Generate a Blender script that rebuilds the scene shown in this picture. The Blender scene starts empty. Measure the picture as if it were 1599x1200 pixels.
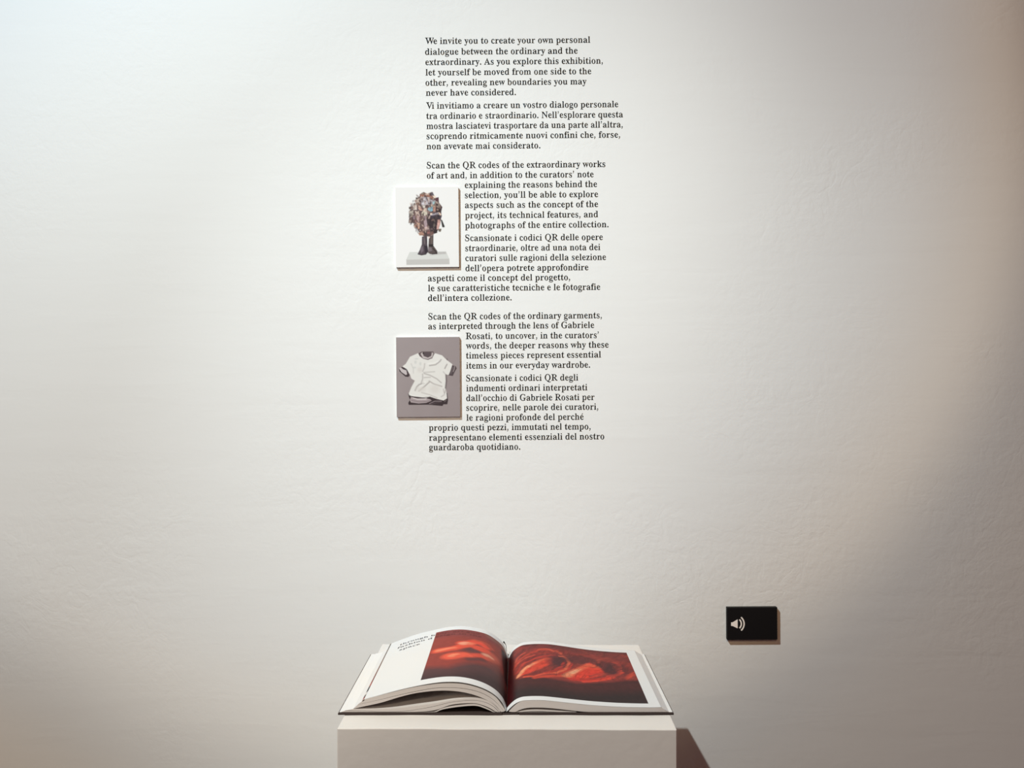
import bpy, bmesh, math, random
import numpy as np
from mathutils import Vector

scene = bpy.context.scene
COL = scene.collection

# ------------------------------------------------------------------ camera
cam_d = bpy.data.cameras.new('camera')
cam_d.sensor_width = 36.0
cam_d.lens = 36.0 * 1430.0 / 1599.0
cam_d.clip_start = 0.02
cam = bpy.data.objects.new('camera', cam_d)
COL.objects.link(cam)
cam.location = (0.0, 0.0, 1.487)
cam.rotation_euler = (math.pi / 2, 0, 0)
scene.camera = cam

# ------------------------------------------------------------------ world, exposure
scene.view_settings.view_transform = 'Standard'
scene.view_settings.look = 'None'
scene.view_settings.exposure = 0.0
scene.view_settings.gamma = 1.0
scene.view_settings.use_curve_mapping = False
world = bpy.data.worlds.new('world')
scene.world = world
world.use_nodes = True
AMB = (0.1220, 0.0450, 0.0370)
world.node_tree.nodes['Background'].inputs[0].default_value = (*AMB, 1)
world.node_tree.nodes['Background'].inputs[1].default_value = 1.0

# ------------------------------------------------------------------ gallery spots at upper left, then added unseen fill spots
WALL_Y = 1.86
def spot(name, loc, aim, half, blend, rgb, radius):
    d = bpy.data.lights.new(name, 'SPOT')
    m = max(rgb)
    d.energy = m * GAIN
    d.color = tuple(c / m for c in rgb)
    d.spot_size = 2 * half
    d.spot_blend = blend
    d.shadow_soft_size = radius
    o = bpy.data.objects.new(name, d)
    COL.objects.link(o)
    o.location = loc
    o.rotation_euler = (Vector(aim) - Vector(loc)).to_track_quat('-Z', 'Y').to_euler()
GAIN = 4 * math.pi ** 2 / 0.70
SPOTS = [
    ('gallery_or_fill_spot', (-0.9194, 0.2616, 3.0344), (-0.6591, WALL_Y, 2.5997), 0.7515, 0.3, (0.14, 0.90, 1.57), 0.018),
    ('gallery_or_fill_spot', (-0.9194, 0.2616, 3.0344), (0.661, WALL_Y, 0.6), 0.5202, 0.9998, (2.147, 2.446, 2.521), 0.018),
    ('gallery_or_fill_spot', (-0.9194, 0.2616, 3.0344), (0.1034, WALL_Y, 0.4009), 1.0494, 0.9295, (1.878, 1.654, 1.166), 0.018),
    ('gallery_or_fill_spot', (0.1762, -1.9713, 3.2), (-0.1517, WALL_Y, 2.1233), 0.325, 0.2637, (2.877, 2.047, 1.153), 0.03),  # added fill spot, unseen; lightens shadows on the upper wall
    ('gallery_or_fill_spot', (-1.6, -1.1245, 2.2), (-1.4262, WALL_Y, 1.9977), 0.6032, 0.342, (1.656, 1.588, 1.378), 0.03),  # another added fill spot, unseen, brightening the far left wall
]
for a in SPOTS:
    spot(*a)

# ------------------------------------------------------------------ helpers
def lin(c):
    c = np.asarray(c, float) / 255.0
    return np.where(c <= 0.04045, c / 12.92, ((c + 0.055) / 1.055) ** 2.4)

def material(name, rgb, rough=0.6, spec=0.3, bump=None, attr=False, coat=0.0):
    m = bpy.data.materials.new(name)
    m.use_nodes = True
    nt = m.node_tree
    b = nt.nodes['Principled BSDF']
    b.inputs['Base Color'].default_value = (*rgb, 1)
    b.inputs['Roughness'].default_value = rough
    b.inputs['Specular IOR Level'].default_value = spec
    b.inputs['Coat Weight'].default_value = coat
    if attr:
        a = nt.nodes.new('ShaderNodeAttribute')
        a.attribute_name = 'ink'
        nt.links.new(a.outputs['Color'], b.inputs['Base Color'])
    if bump:
        sc, dist, det = bump
        tc = nt.nodes.new('ShaderNodeTexCoord')
        n = nt.nodes.new('ShaderNodeTexNoise')
        n.inputs['Scale'].default_value = sc
        n.inputs['Detail'].default_value = det
        bp = nt.nodes.new('ShaderNodeBump')
        bp.inputs['Distance'].default_value = dist
        nt.links.new(tc.outputs['Object'], n.inputs['Vector'])
        nt.links.new(n.outputs['Fac'], bp.inputs['Height'])
        nt.links.new(bp.outputs['Normal'], b.inputs['Normal'])
    return m

def mesh_obj(name, verts, faces, mat, parent=None, smooth=False, colors=None):
    me = bpy.data.meshes.new(name)
    me.from_pydata([tuple(map(float, v)) for v in verts], [], [tuple(map(int, q)) for q in faces])
    me.update()
    if mat:
        me.materials.append(mat)
    if smooth:
        me.polygons.foreach_set('use_smooth', [True] * len(me.polygons))
    if colors is not None:
        at = me.color_attributes.new('ink', 'FLOAT_COLOR', 'POINT')
        c = np.ones((len(verts), 4), np.float32)
        c[:, :3] = colors
        at.data.foreach_set('color', c.ravel())
    o = bpy.data.objects.new(name, me)
    COL.objects.link(o)
    if parent:
        o.parent = parent
    return o

def thing(name, label, cat, loc=(0, 0, 0), group=None, rot=(0, 0, 0)):
    o = bpy.data.objects.new(name, None)
    o.empty_display_size = 0.05
    COL.objects.link(o)
    o.location = loc
    o.rotation_euler = rot
    o['label'] = label
    o['category'] = cat
    if group:
        o['group'] = group
    return o

def rounded_box(name, sx, sy, sz, r, mat, parent=None, seg=3, origin=(0, 0, 0), cuts=0):
    bm = bmesh.new()
    bmesh.ops.create_cube(bm, size=1)
    for v in bm.verts:
        v.co = Vector((v.co.x * sx, v.co.y * sy, v.co.z * sz)) + Vector(origin)
    bmesh.ops.bevel(bm, geom=bm.edges[:], offset=r, segments=seg, profile=0.5, affect='EDGES')
    if cuts:
        bmesh.ops.subdivide_edges(bm, edges=[e for e in bm.edges if e.calc_length() > 0.1], cuts=cuts, use_grid_fill=True)
    me = bpy.data.meshes.new(name)
    bm.to_mesh(me)
    bm.free()
    me.materials.append(mat)
    for p in me.polygons:
        p.use_smooth = True
    o = bpy.data.objects.new(name, me)
    COL.objects.link(o)
    if parent:
        o.parent = parent
    md = o.modifiers.new('normals', 'WEIGHTED_NORMAL')
    md.keep_sharp = True
    return o

# ------------------------------------------------------------------ materials
def plaster():
    m = bpy.data.materials.new('white_plaster')
    m.use_nodes = True
    nt = m.node_tree
    L = nt.links.new
    b = nt.nodes['Principled BSDF']
    b.inputs['Base Color'].default_value = (0.70, 0.70, 0.70, 1)
    b.inputs['Roughness'].default_value = 0.75
    b.inputs['Specular IOR Level'].default_value = 0.15
    tc = nt.nodes.new('ShaderNodeTexCoord')
    def noise(scale, detail, dist=0.0, stretch=(1, 1, 1)):
        mp = nt.nodes.new('ShaderNodeMapping')
        mp.inputs['Scale'].default_value = stretch
        n = nt.nodes.new('ShaderNodeTexNoise')
        n.inputs['Scale'].default_value = scale
        n.inputs['Detail'].default_value = detail
        n.inputs['Distortion'].default_value = dist
        L(tc.outputs['Object'], mp.inputs['Vector'])
        L(mp.outputs['Vector'], n.inputs['Vector'])
        return n.outputs['Fac']
    def math_n(op, a, bb):
        n = nt.nodes.new('ShaderNodeMath')
        n.operation = op
        for i, v in enumerate((a, bb)):
            if isinstance(v, (int, float)):
                n.inputs[i].default_value = v
            else:
                L(v, n.inputs[i])
        return n.outputs[0]
    # trowel marks come and go in patches over a gently wavy coat
    patch = nt.nodes.new('ShaderNodeMapRange')
    patch.inputs[1].default_value = 0.45
    patch.inputs[2].default_value = 0.68
    L(noise(2.2, 3.0), patch.inputs[0])
    ridge = math_n('ABSOLUTE', math_n('SUBTRACT', noise(16, 4.0, 1.2), 0.5), 0.0)
    ridge = math_n('MULTIPLY', math_n('MINIMUM', ridge, 0.09), patch.outputs[0])
    grit = math_n('MULTIPLY', noise(75, 4.0, 0.3), math_n('ADD', math_n('MULTIPLY', patch.outputs[0], 0.085), 0.022))
    stroke = math_n('MULTIPLY', noise(9, 3.0, 0.4, (0.35, 1, 2.4)), 0.10)
    wave = math_n('MULTIPLY', noise(3.2, 2.0), 0.12)
    h = math_n('ADD', math_n('ADD', math_n('MULTIPLY', ridge, 0.30), grit), math_n('ADD', stroke, wave))
    bp = nt.nodes.new('ShaderNodeBump')
    bp.inputs['Strength'].default_value = 1.0
    bp.inputs['Distance'].default_value = 0.008
    L(h, bp.inputs['Height'])
    L(bp.outputs['Normal'], b.inputs['Normal'])
    return m

M_wall = plaster()
M_floor = material('brown_floor', (0.15, 0.11, 0.085), 0.5, 0.3, (14, 0.002, 4))
M_ped = material('painted_board', (0.715, 0.695, 0.68), 0.6, 0.2, (60, 0.0003, 3))
M_paper = material('coated_paper', (0.74, 0.75, 0.77), 0.5, 0.3)
M_edge = material('paper_edge', (0.58, 0.55, 0.54), 0.8, 0.1)
M_print = material('printed_page', (0.9, 0.9, 0.9), 0.5, 0.12, attr=True)
M_card = material('mounted_print', (0.8, 0.8, 0.8), 0.6, 0.2, attr=True)
M_foam = material('foam_board_edge', (0.74, 0.69, 0.66), 0.8, 0.1)
M_cover = material('dark_cloth_cover', (0.045, 0.032, 0.030), 0.7, 0.2, (400, 0.0004, 2))
M_vinyl = material('black_vinyl', (0.007, 0.006, 0.005), 0.6, 0.05)
M_black = material('black_plastic', (0.006, 0.006, 0.007), 0.5, 0.2)
M_icon = material('pale_ink', (0.86, 0.80, 0.76), 0.6, 0.2)
M_ink = material('grey_ink', (0.075, 0.075, 0.09), 0.6, 0.2)
M_ink_red = material('dark_red_ink', (0.135, 0.030, 0.028), 0.6, 0.2)
M_wire = material('black_wire', (0.02, 0.02, 0.02), 0.5, 0.3)

# ------------------------------------------------------------------ the room
def structure(o):
    o['kind'] = 'structure'
    return o
structure(mesh_obj('wall_back', [(-2.6, WALL_Y, -0.0), (2.6, WALL_Y, 0), (2.6, WALL_Y, 3.4), (-2.6, WALL_Y, 3.4),
                                 (-2.6, WALL_Y + .12, 0), (2.6, WALL_Y + .12, 0), (2.6, WALL_Y + .12, 3.4), (-2.6, WALL_Y + .12, 3.4)],
                   [(0, 1, 2, 3), (5, 4, 7, 6), (4, 0, 3, 7), (1, 5, 6, 2), (3, 2, 6, 7), (4, 5, 1, 0)], M_wall))
structure(mesh_obj('floor', [(-2.6, -1.6, 0), (2.6, -1.6, 0), (2.6, WALL_Y, 0), (-2.6, WALL_Y, 0),
                             (-2.6, -1.6, -.06), (2.6, -1.6, -.06), (2.6, WALL_Y, -.06), (-2.6, WALL_Y, -.06)],
                   [(0, 1, 2, 3), (5, 4, 7, 6), (4, 0, 3, 7), (1, 5, 6, 2), (3, 2, 6, 7), (4, 5, 1, 0)], M_floor))

# ------------------------------------------------------------------ pedestal
def build_pedestal():
    w, d, h = 0.4797, 0.420, 1.0
    o = rounded_box('pedestal', w, d, h, 0.0016, M_ped, None, 3, (0, 0, h / 2), 24)
    rng = np.random.default_rng(4)
    ph = rng.random((8, 3)) * 6.28
    for v in o.data.vertices:          # hand-sanded board: edges wander by a few tenths of a millimetre
        x, y, z = v.co
        k = 0.0002
        v.co.z += k * (math.sin(x * 31 + ph[0, 0]) + math.sin(x * 83 + y * 40 + ph[1, 0])) * (z > 0.5)
        v.co.y += k * math.sin(x * 45 + z * 9 + ph[2, 0])
    o.location = (-0.0052, 1.502, 0)
    o.rotation_euler.z = -math.radians(0.62)
    o['label'] = 'plain white painted square pedestal under the open book'
    o['category'] = 'pedestal'
    return o
build_pedestal()

# ------------------------------------------------------------------ lettering
GLYPHS = {}
for row in '''A650:-17,-4 -18,32 3,39 34,46 50,59 61,82 68,113 104,211 182,406 238,496 282,591 307,693 334,693 360,593 393,497 439,405 473,309 512,214 562,125 589,64 609,49 627,41 665,32 663,-3 554,-2 447,-5 336,-5 335,32 415,43 437,66 437,84 421,127 379,201 265,188 160,188 110,72 120,48 146,40 185,38 196,33 195,-5 89,-9;182,248 265,248 365,236 342,324 309,402 285,477 240,393
G756:399,-25 356,-22 316,-15 278,-3 244,13 212,33 184,54 159,78 137,103 117,131 100,161 86,193 76,227 69,263 65,301 63,341 65,380 69,416 76,451 86,484 100,516 117,546 136,573 158,599 182,623 209,645 239,665 272,681 307,693 344,700 383,703 416,702 449,697 483,689 517,677 552,661 569,649 577,646 589,646 598,651 611,682 621,697 643,685 646,576 655,454 622,453 603,494 589,531 572,566 546,593 486,627 457,639 428,647 399,650 336,641 282,609 237,548 206,457 195,339 198,278 208,223 222,174 241,132 264,98 290,71 318,52 347,39 377,32 410,29 442,31 467,36 487,43 505,55 519,77 525,105 524,191 516,219 502,240 487,250 469,254 444,257 404,265 404,301 750,300 751,265 718,258 683,251 669,241 657,220 650,191 648,117 656,49 611,22 453,-22
N735:600,-16 536,81 468,176 392,263 245,442 180,531 167,420 166,86 169,63 179,49 195,43 218,40 254,31 253,-5 138,-10 22,-5 21,32 47,39 89,45 98,51 104,62 106,95 105,463 114,578 87,616 62,634 22,649 24,681 130,667 227,665 296,587 360,497 500,326 562,241 574,355 575,601 573,616 567,626 557,632 514,639 487,648 488,683 604,688 719,683 720,648 685,639 664,636 648,630 638,615 635,592 636,330 622,215 619,99 629,-17
Q782:563,-171 488,-155 423,-137 370,-101 279,0 231,19 192,48 157,81 128,118 105,157 86,199 72,244 65,290 63,339 65,385 72,429 84,472 101,512 122,549 148,584 178,617 213,646 252,670 296,689 344,701 395,704 444,700 490,688 533,669 571,645 605,617 634,586 660,552 681,514 699,474 711,431 718,386 720,339 718,294 711,252 701,212 685,173 665,136 640,101 611,69 577,40 538,14 482,4 504,-52 541,-82 580,-101 620,-110 662,-112 705,-104 737,-102 743,-141 704,-160 668,-168 632,-173 597,-174;396,-1 461,21 503,70 546,131 576,221 587,339 584,401 575,456 562,504 543,546 521,580 497,607 471,627 445,640 417,648 388,650 329,640 279,608 236,547 206,457 195,339 198,278 207,223 221,174 239,133 261,98 286,71 334,31 362,14
R704:18,-5 17,31 52,40 74,43 91,48 106,62 118,86 126,120 128,453 126,565 118,594 105,616 91,629 73,635 52,639 18,648 19,683 124,683 223,679 323,684 381,684 431,673 474,654 557,596 576,578 591,556 599,529 602,498 596,457 579,424 551,397 516,369 447,340 572,152 636,70 675,40 712,37 721,32 718,-3 610,-3 508,8 467,88 415,167 358,241 297,311 268,319 254,218 256,120 264,86 276,62 291,48 308,43 331,40 366,31 365,-5;267,344 303,352 350,352 388,364 418,383 444,410 463,449 470,500 462,554 439,594 408,617 374,629 334,633 296,631 283,628 272,619 263,600 256,574 254,461
S581:80,0 80,68 59,151 59,240 97,240 112,196 132,125 145,95 166,74 205,50 246,36 293,32 326,35 354,43 379,57 399,77 414,102 422,133 418,180 392,222 344,255 218,318 165,352 144,369 128,386 106,418 93,453 86,494 85,532 90,566 102,599 119,628 141,653 168,675 201,691 236,701 275,705 319,702 344,697 421,671 433,659 446,653 464,660 474,698 499,688 509,471 476,470 461,508 450,541 437,573 417,599 392,618 365,632 340,642 315,649 289,651 259,649 234,642 213,630 195,613 182,592 175,566 175,540 181,515 194,492 214,471 241,452 273,434 405,370 436,352 460,333 479,314 493,294 504,273 511,251 517,226 521,198 521,159 514,123 500,89 480,58 453,30 420,7 381,-11 336,-21 286,-25 235,-20 185,-5 126,22 115,22 107,17 104,10 102,-7 94,-20
V637:316,-19 288,84 253,185 206,280 123,476 76,572 51,613 35,627 17,635 -1,639 -26,649 -24,681 91,681 202,684 320,684 320,647 287,640 251,636 238,633 226,626 217,610 215,595 217,577 334,294 362,210 410,303 521,596 524,609 523,623 516,632 505,636 470,640 439,647 439,684 552,688 662,682 664,648 641,641 610,634 594,623 582,600 574,568 539,469 463,272 409,181 367,84 342,-19
W910:254,-16 202,190 97,490 58,589 34,625 21,635 8,639 -6,641 -29,648 -27,682 274,683 275,648 251,640 211,638 197,628 191,611 192,593 205,550 280,332 309,226 363,330 402,429 452,525 435,597 407,629 395,635 363,639 335,648 336,683 659,683 660,648 618,640 590,638 570,614 586,573 624,463 683,245 731,351 813,605 814,620 808,631 798,636 769,640 755,659 756,671 839,686 921,670 922,658 914,641 899,636 886,626 876,610 832,466 800,369 764,273 721,180 690,83 665,-17 636,-17 584,179 518,370 493,462 440,362 403,267 353,176 312,83 283,-16
a512:379,-14 341,2 299,55 276,20 244,4 210,-6 176,-11 142,-13 110,-7 88,11 58,47 48,68 45,94 52,130 66,165 98,198 126,214 157,237 195,259 241,278 297,283 307,359 301,386 291,406 276,419 260,425 242,429 220,430 187,427 167,421 152,408 161,377 171,354 172,344 169,330 164,320 154,311 143,305 130,302 88,308 77,312 67,322 62,335 60,352 63,372 71,390 83,406 141,458 169,475 203,483 241,483 282,477 316,463 382,425 406,398 419,361 430,313 430,203 418,92 421,53 436,48 447,54 463,65 477,64 490,41 459,6 419,-9;225,55 288,76 307,90 309,173 297,253 257,228 224,212 197,191 176,163 164,125 171,79 196,56
b537:73,-8 79,102 77,221 80,340 80,459 75,607 68,628 56,639 29,642 22,662 24,666 109,681 199,671 192,590 193,503 185,423 236,456 281,473 329,475 362,467 392,455 418,438 441,417 460,390 475,360 486,326 493,288 495,247 493,200 485,157 471,117 452,80 429,48 401,20 367,-3 329,-18 286,-25 239,-19 194,3 156,39 79,-16;272,31 301,34 325,47 346,73 357,96 366,124 373,157 377,195 378,238 376,295 366,342 350,377 328,399 302,409 274,410 217,392 201,381 192,362 193,101 210,56 240,37
c437:232,-12 196,-5 164,6 134,24 108,47 86,75 67,107 54,142 45,181 42,223 44,268 53,310 67,348 87,384 111,416 141,444 176,467 216,481 260,484 305,473 339,455 367,437 388,416 400,393 404,365 401,350 393,340 353,320 325,322 307,339 300,373 298,404 288,424 272,431 252,432 225,427 202,413 180,383 164,339 156,279 156,237 160,198 168,164 180,133 196,108 228,77 265,63 304,61 336,70 404,110 428,90 400,45 362,16 321,-2 277,-12
d551:208,-16 175,-9 146,4 120,22 97,45 79,72 63,104 52,139 45,178 43,219 45,267 52,310 64,349 81,383 101,413 125,437 152,456 183,470 217,477 263,474 305,456 353,425 345,507 345,598 341,618 329,633 314,638 283,641 256,648 257,683 369,683 468,671 461,565 460,338 462,225 462,88 468,70 479,57 493,54 509,53 516,33 516,26 493,9 457,10 375,-1 351,9 372,51 306,10 260,-13;255,49 296,67 313,77 327,92 341,111 345,195 346,362 340,381 325,394 259,412 232,410 208,399 188,375 173,337 164,288 161,228 164,169 172,121 186,84 206,60 230,50
e448:229,-11 193,-5 161,7 132,24 106,47 85,75 67,108 54,145 46,187 39,278 47,318 83,387 104,416 130,442 160,464 195,478 234,484 290,476 334,451 369,415 385,390 397,362 415,297 420,258 413,255 339,251 256,238 171,249 166,178 184,124 214,87 252,68 297,66 332,77 364,99 402,124 420,108 400,57 362,24 320,1 276,-10;172,285 237,295 299,287 307,320 303,359 295,389 284,411 272,424 257,430 240,432 220,429 200,417 182,392 169,354 162,303
f318:17,-5 16,29 36,37 63,40 71,44 78,51 84,62 89,82 91,109 91,311 81,415 21,409 21,466 81,459 91,525 96,572 110,609 134,640 166,664 206,688 259,700 298,690 351,656 369,638 380,618 384,595 383,577 377,563 368,553 356,548 334,544 320,544 308,546 298,551 290,559 285,569 283,582 287,608 296,633 296,644 287,649 253,649 240,647 229,640 220,625 214,606 209,581 217,459 307,466 307,409 217,415 207,307 209,97 215,69 226,50 238,42 271,37 303,30 303,-6
g487:217,-219 157,-214 107,-202 70,-182 44,-159 28,-136 25,-111 42,-89 136,-41 74,-4 60,21 42,68 48,90 63,110 113,150 149,164 113,190 83,217 62,246 49,278 45,316 48,344 56,369 69,392 86,412 107,432 132,450 162,468 196,480 234,484 274,479 347,451 410,456 458,439 458,413 394,402 418,334 422,303 420,277 413,253 401,232 385,212 367,195 345,179 319,164 290,151 256,144 233,144 196,148 182,145 171,137 155,118 147,106 150,82 173,66 209,63 309,63 350,59 383,52 409,42 429,29 442,13 450,-6 462,-55 462,-99 445,-140 410,-174 381,-191 347,-204 308,-213 265,-218;234,194 253,196 269,202 285,216 298,241 306,273 308,314 304,389 292,415 271,427 234,432 216,430 200,424 185,411 171,388 162,355 159,314 162,273 171,241 184,217 199,202 216,196;239,-163 293,-160 334,-151 362,-139 380,-122 389,-98 390,-82 386,-67 374,-55 356,-48 333,-44 141,-42 121,-64 113,-87 110,-108 114,-124 126,-137 144,-148 168,-157 199,-162
h567:22,-5 21,29 42,36 69,36 84,44 94,61 91,594 88,614 80,630 69,639 43,643 37,663 40,666 124,680 213,671 206,584 207,491 199,403 266,452 297,465 329,472 362,473 406,459 436,437 460,410 474,370 479,314 476,62 484,45 499,36 526,36 547,29 541,0 301,0 295,30 307,35 328,35 351,48 363,82 363,323 361,349 357,371 349,388 335,398 319,401 236,389 200,357 207,261 207,172 209,83 215,63 222,49 231,40 253,36 274,29 273,-5
i295:150,554 134,556 120,562 107,571 98,584 92,598 90,614 92,631 98,645 107,657 120,667 134,673 150,675 166,673 180,667 193,657 202,645 208,631 210,614 208,598 202,584 192,571 180,562 166,556;22,-5 21,29 42,36 70,36 85,44 94,61 91,375 89,398 82,416 71,425 46,425 39,445 45,448 126,462 214,455 207,367 208,178 210,83 216,64 223,49 232,40 253,36 274,29 272,-4
j312:158,556 142,558 128,564 115,573 106,586 100,600 98,616 100,632 106,647 116,659 128,669 142,675 158,677 174,675 189,669 201,659 211,647 217,632 219,616 217,600 211,586 201,574 189,564 174,558;53,-218 28,-214 5,-203 -45,-165 -57,-151 -67,-136 -72,-121 -74,-104 -73,-89 -67,-76 -59,-67 -48,-62 -22,-58 -8,-58 4,-61 15,-66 23,-74 28,-85 30,-106 13,-153 23,-162 46,-164 62,-164 76,-160 89,-149 97,-131 103,-107 107,-80 108,372 105,396 96,414 82,423 53,425 27,433 28,467 135,467 230,455 223,363 224,-31 219,-83 205,-124 181,-156 148,-181 107,-205
k534:21,-5 20,29 42,36 70,37 85,45 94,61 94,83 85,185 85,287 91,388 91,592 89,614 82,631 71,641 46,642 39,661 44,664 126,678 213,671 206,571 207,251 275,314 345,390 354,402 359,414 353,422 310,425 300,431 301,467 410,472 519,467 520,432 444,410 331,311 384,219 442,130 510,47 566,29 564,-4 478,5 396,5 310,-4 308,30 322,36 353,34 366,46 366,58 361,69 301,152 243,226 213,203 209,83 215,64 222,49 231,41 253,36 274,29 272,-4
l297:22,-5 21,29 42,36 70,36 85,44 94,61 91,592 89,613 83,630 72,640 59,643 46,642 39,662 126,678 214,671 207,559 208,202 210,83 216,64 223,49 232,40 253,36 274,29 272,-4
m825:27,0 21,29 42,36 69,36 84,45 93,61 90,377 88,397 80,413 69,423 56,426 43,426 36,445 40,450 123,464 210,454 193,401 263,450 293,463 323,471 353,471 388,456 412,441 435,431 477,387 494,426 524,449 556,463 588,471 622,473 665,460 695,437 718,411 733,370 737,314 735,62 743,45 756,36 783,36 804,29 798,0 562,0 556,29 576,35 603,37 617,46 625,62 623,323 621,349 616,371 608,388 595,398 579,401 562,399 505,384 471,358 471,173 468,63 476,46 489,37 516,35 536,29 530,0 297,0 291,29 311,35 338,37 351,46 359,63 357,243 358,349 354,371 345,388 331,398 314,401 297,399 239,383 205,354 205,172 202,63 210,46 223,37 250,36 270,29 264,0
n567:22,-5 21,29 42,36 69,36 84,44 94,61 91,279 95,398 84,415 70,424 43,427 37,446 40,450 124,464 211,453 195,404 266,452 296,465 328,472 362,473 406,459 436,437 460,410 474,370 479,314 476,62 484,45 499,36 526,36 547,29 541,0 301,0 295,30 307,35 328,35 351,48 363,82 363,323 361,349 357,371 349,388 335,398 319,401 302,399 242,382 208,354 207,172 209,83 215,63 222,49 231,40 253,36 274,29 273,-5
o501:251,-25 207,-20 168,-5 135,18 107,45 84,76 66,110 53,147 45,186 42,229 45,273 53,313 66,350 84,384 107,415 135,442 168,464 207,479 250,485 293,480 332,464 365,442 392,416 415,386 434,352 447,315 456,274 458,229 456,185 447,144 434,107 415,73 393,43 365,17 332,-6 294,-20;251,27 273,30 292,39 310,59 319,73 333,120 340,229 339,279 335,321 328,356 319,383 308,402 290,422 271,431 251,434 229,431 209,422 192,403 182,383 173,356 166,321 162,279 161,230 168,121 183,73 192,59 210,39 229,30
p553:22,-211 20,-179 38,-172 66,-168 77,-162 86,-152 92,-95 93,134 91,248 92,362 91,390 83,411 71,423 44,427 36,445 39,452 121,464 206,455 189,397 250,452 279,467 310,475 343,475 376,468 405,456 431,438 454,415 472,387 487,355 498,319 505,280 507,238 505,193 498,151 487,112 472,77 452,48 429,23 402,4 372,-9 338,-17 291,-14 247,5 199,40 207,-19 207,-111 209,-133 215,-150 227,-162 240,-167 277,-170 300,-177 300,-213;291,49 318,50 342,61 362,85 377,123 386,171 390,230 387,287 379,334 366,372 347,396 323,407 296,408 236,391 203,355 207,267 206,98 234,65 265,55
q542:254,-213 254,-178 284,-169 318,-168 334,-163 345,-147 348,-125 346,-41 354,35 303,4 258,-13 211,-15 178,-7 148,5 122,22 99,44 80,70 64,100 53,135 46,173 44,214 46,261 54,304 68,344 87,381 111,413 139,440 172,463 210,478 253,485 300,479 345,457 383,421 460,476 476,477 463,277 463,-24 465,-124 471,-144 479,-159 488,-167 511,-171 533,-178 531,-211;266,51 308,60 326,66 341,79 347,98 346,360 329,405 299,423 267,429 239,426 215,414 194,389 183,368 174,341 167,309 163,273 161,232 163,172 172,124 188,87 210,63 236,52
r428:23,-4 21,29 42,37 65,40 75,48 83,62 89,83 92,278 91,375 88,399 81,416 69,425 46,425 38,444 43,449 124,463 210,455 194,380 229,409 258,427 328,458 347,461 370,459 388,454 402,445 413,432 418,415 416,396 401,362 393,353 383,347 369,344 356,345 346,347 338,351 315,378 304,385 292,387 281,384 243,358 225,341 212,317 208,287 207,82 209,60 221,44 237,39 270,37 300,29 300,-6
s429:225,-25 195,-22 162,-14 109,12 94,11 85,0 73,-8 65,-1 53,72 57,153 76,153 98,121 111,87 132,61 158,45 183,36 209,32 230,33 247,37 262,44 274,55 283,69 288,87 286,116 269,144 238,166 134,221 109,239 90,259 77,280 69,303 66,328 69,365 78,400 97,432 126,460 164,478 210,485 249,481 298,466 317,457 327,458 333,466 344,473 354,466 363,403 362,331 341,331 320,360 308,388 289,409 267,421 245,428 222,431 204,430 190,426 177,421 167,412 159,401 154,386 153,370 156,354 164,339 177,327 213,305 279,271 309,255 333,237 350,218 361,197 369,172 374,141 373,98 362,59 340,26 310,-1 271,-18
t340:184,-14 148,-9 124,8 97,45 88,71 86,107 85,312 75,418 27,412 31,446 77,474 118,502 140,542 156,579 171,610 189,636 219,635 213,547 214,461 313,466 313,411 212,418 202,317 203,102 206,85 214,71 225,63 238,62 250,65 268,73 306,116 336,99 319,52 290,21 257,2 222,-10
u558:195,-13 157,3 109,35 93,61 84,98 81,144 81,369 79,392 73,410 61,422 47,426 33,427 26,446 30,449 114,464 204,455 197,345 198,109 202,92 209,76 220,65 234,58 248,57 290,65 317,74 349,95 353,188 353,369 350,393 342,412 329,422 301,425 276,433 278,466 382,466 475,455 468,343 468,104 470,82 478,65 491,56 519,55 526,35 525,30 502,12 465,13 384,0 358,9 381,53 329,31 306,13 280,0 252,-8 224,-13
v456:212,-15 185,86 151,184 107,277 69,374 39,423 9,426 -9,432 -7,465 79,465 250,468 250,432 233,426 195,427 181,412 182,396 223,286 255,182 304,282 354,405 349,420 331,425 305,439 305,460 379,472 452,460 452,440 440,426 427,421 416,413 408,399 395,359 359,264 306,176 264,84 238,-15
w647:182,-15 156,92 122,197 75,296 32,397 10,424 -9,428 -21,434 -14,460 95,459 206,462 212,432 196,425 171,427 162,422 158,411 159,393 202,278 228,188 321,350 311,400 301,414 291,424 281,428 262,427 244,434 251,461 481,462 486,432 461,426 444,425 430,412 426,386 455,295 480,210 526,299 561,384 569,410 569,416 566,421 543,426 529,439 530,462 597,472 662,461 663,439 653,428 643,428 632,424 616,383 582,281 529,186 486,88 454,-16 429,-16 379,195 352,293 282,194 236,93 208,-15
x475:11,4 11,20 33,40 64,56 89,86 130,149 184,203 133,304 69,395 44,414 1,433 2,466 88,455 169,456 255,466 257,433 230,426 216,427 202,418 200,407 213,381 273,305 326,388 341,407 344,415 343,421 315,425 302,441 302,459 381,472 460,459 460,443 439,423 408,408 381,376 344,320 294,274 332,195 375,119 427,49 455,36 468,34 481,28 478,-3 394,10 312,7 226,-5 225,30 244,36 276,38 283,45 284,60 278,76 267,94 205,171 152,86 133,61 128,51 134,37 149,34 171,34 171,4 91,-10
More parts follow.
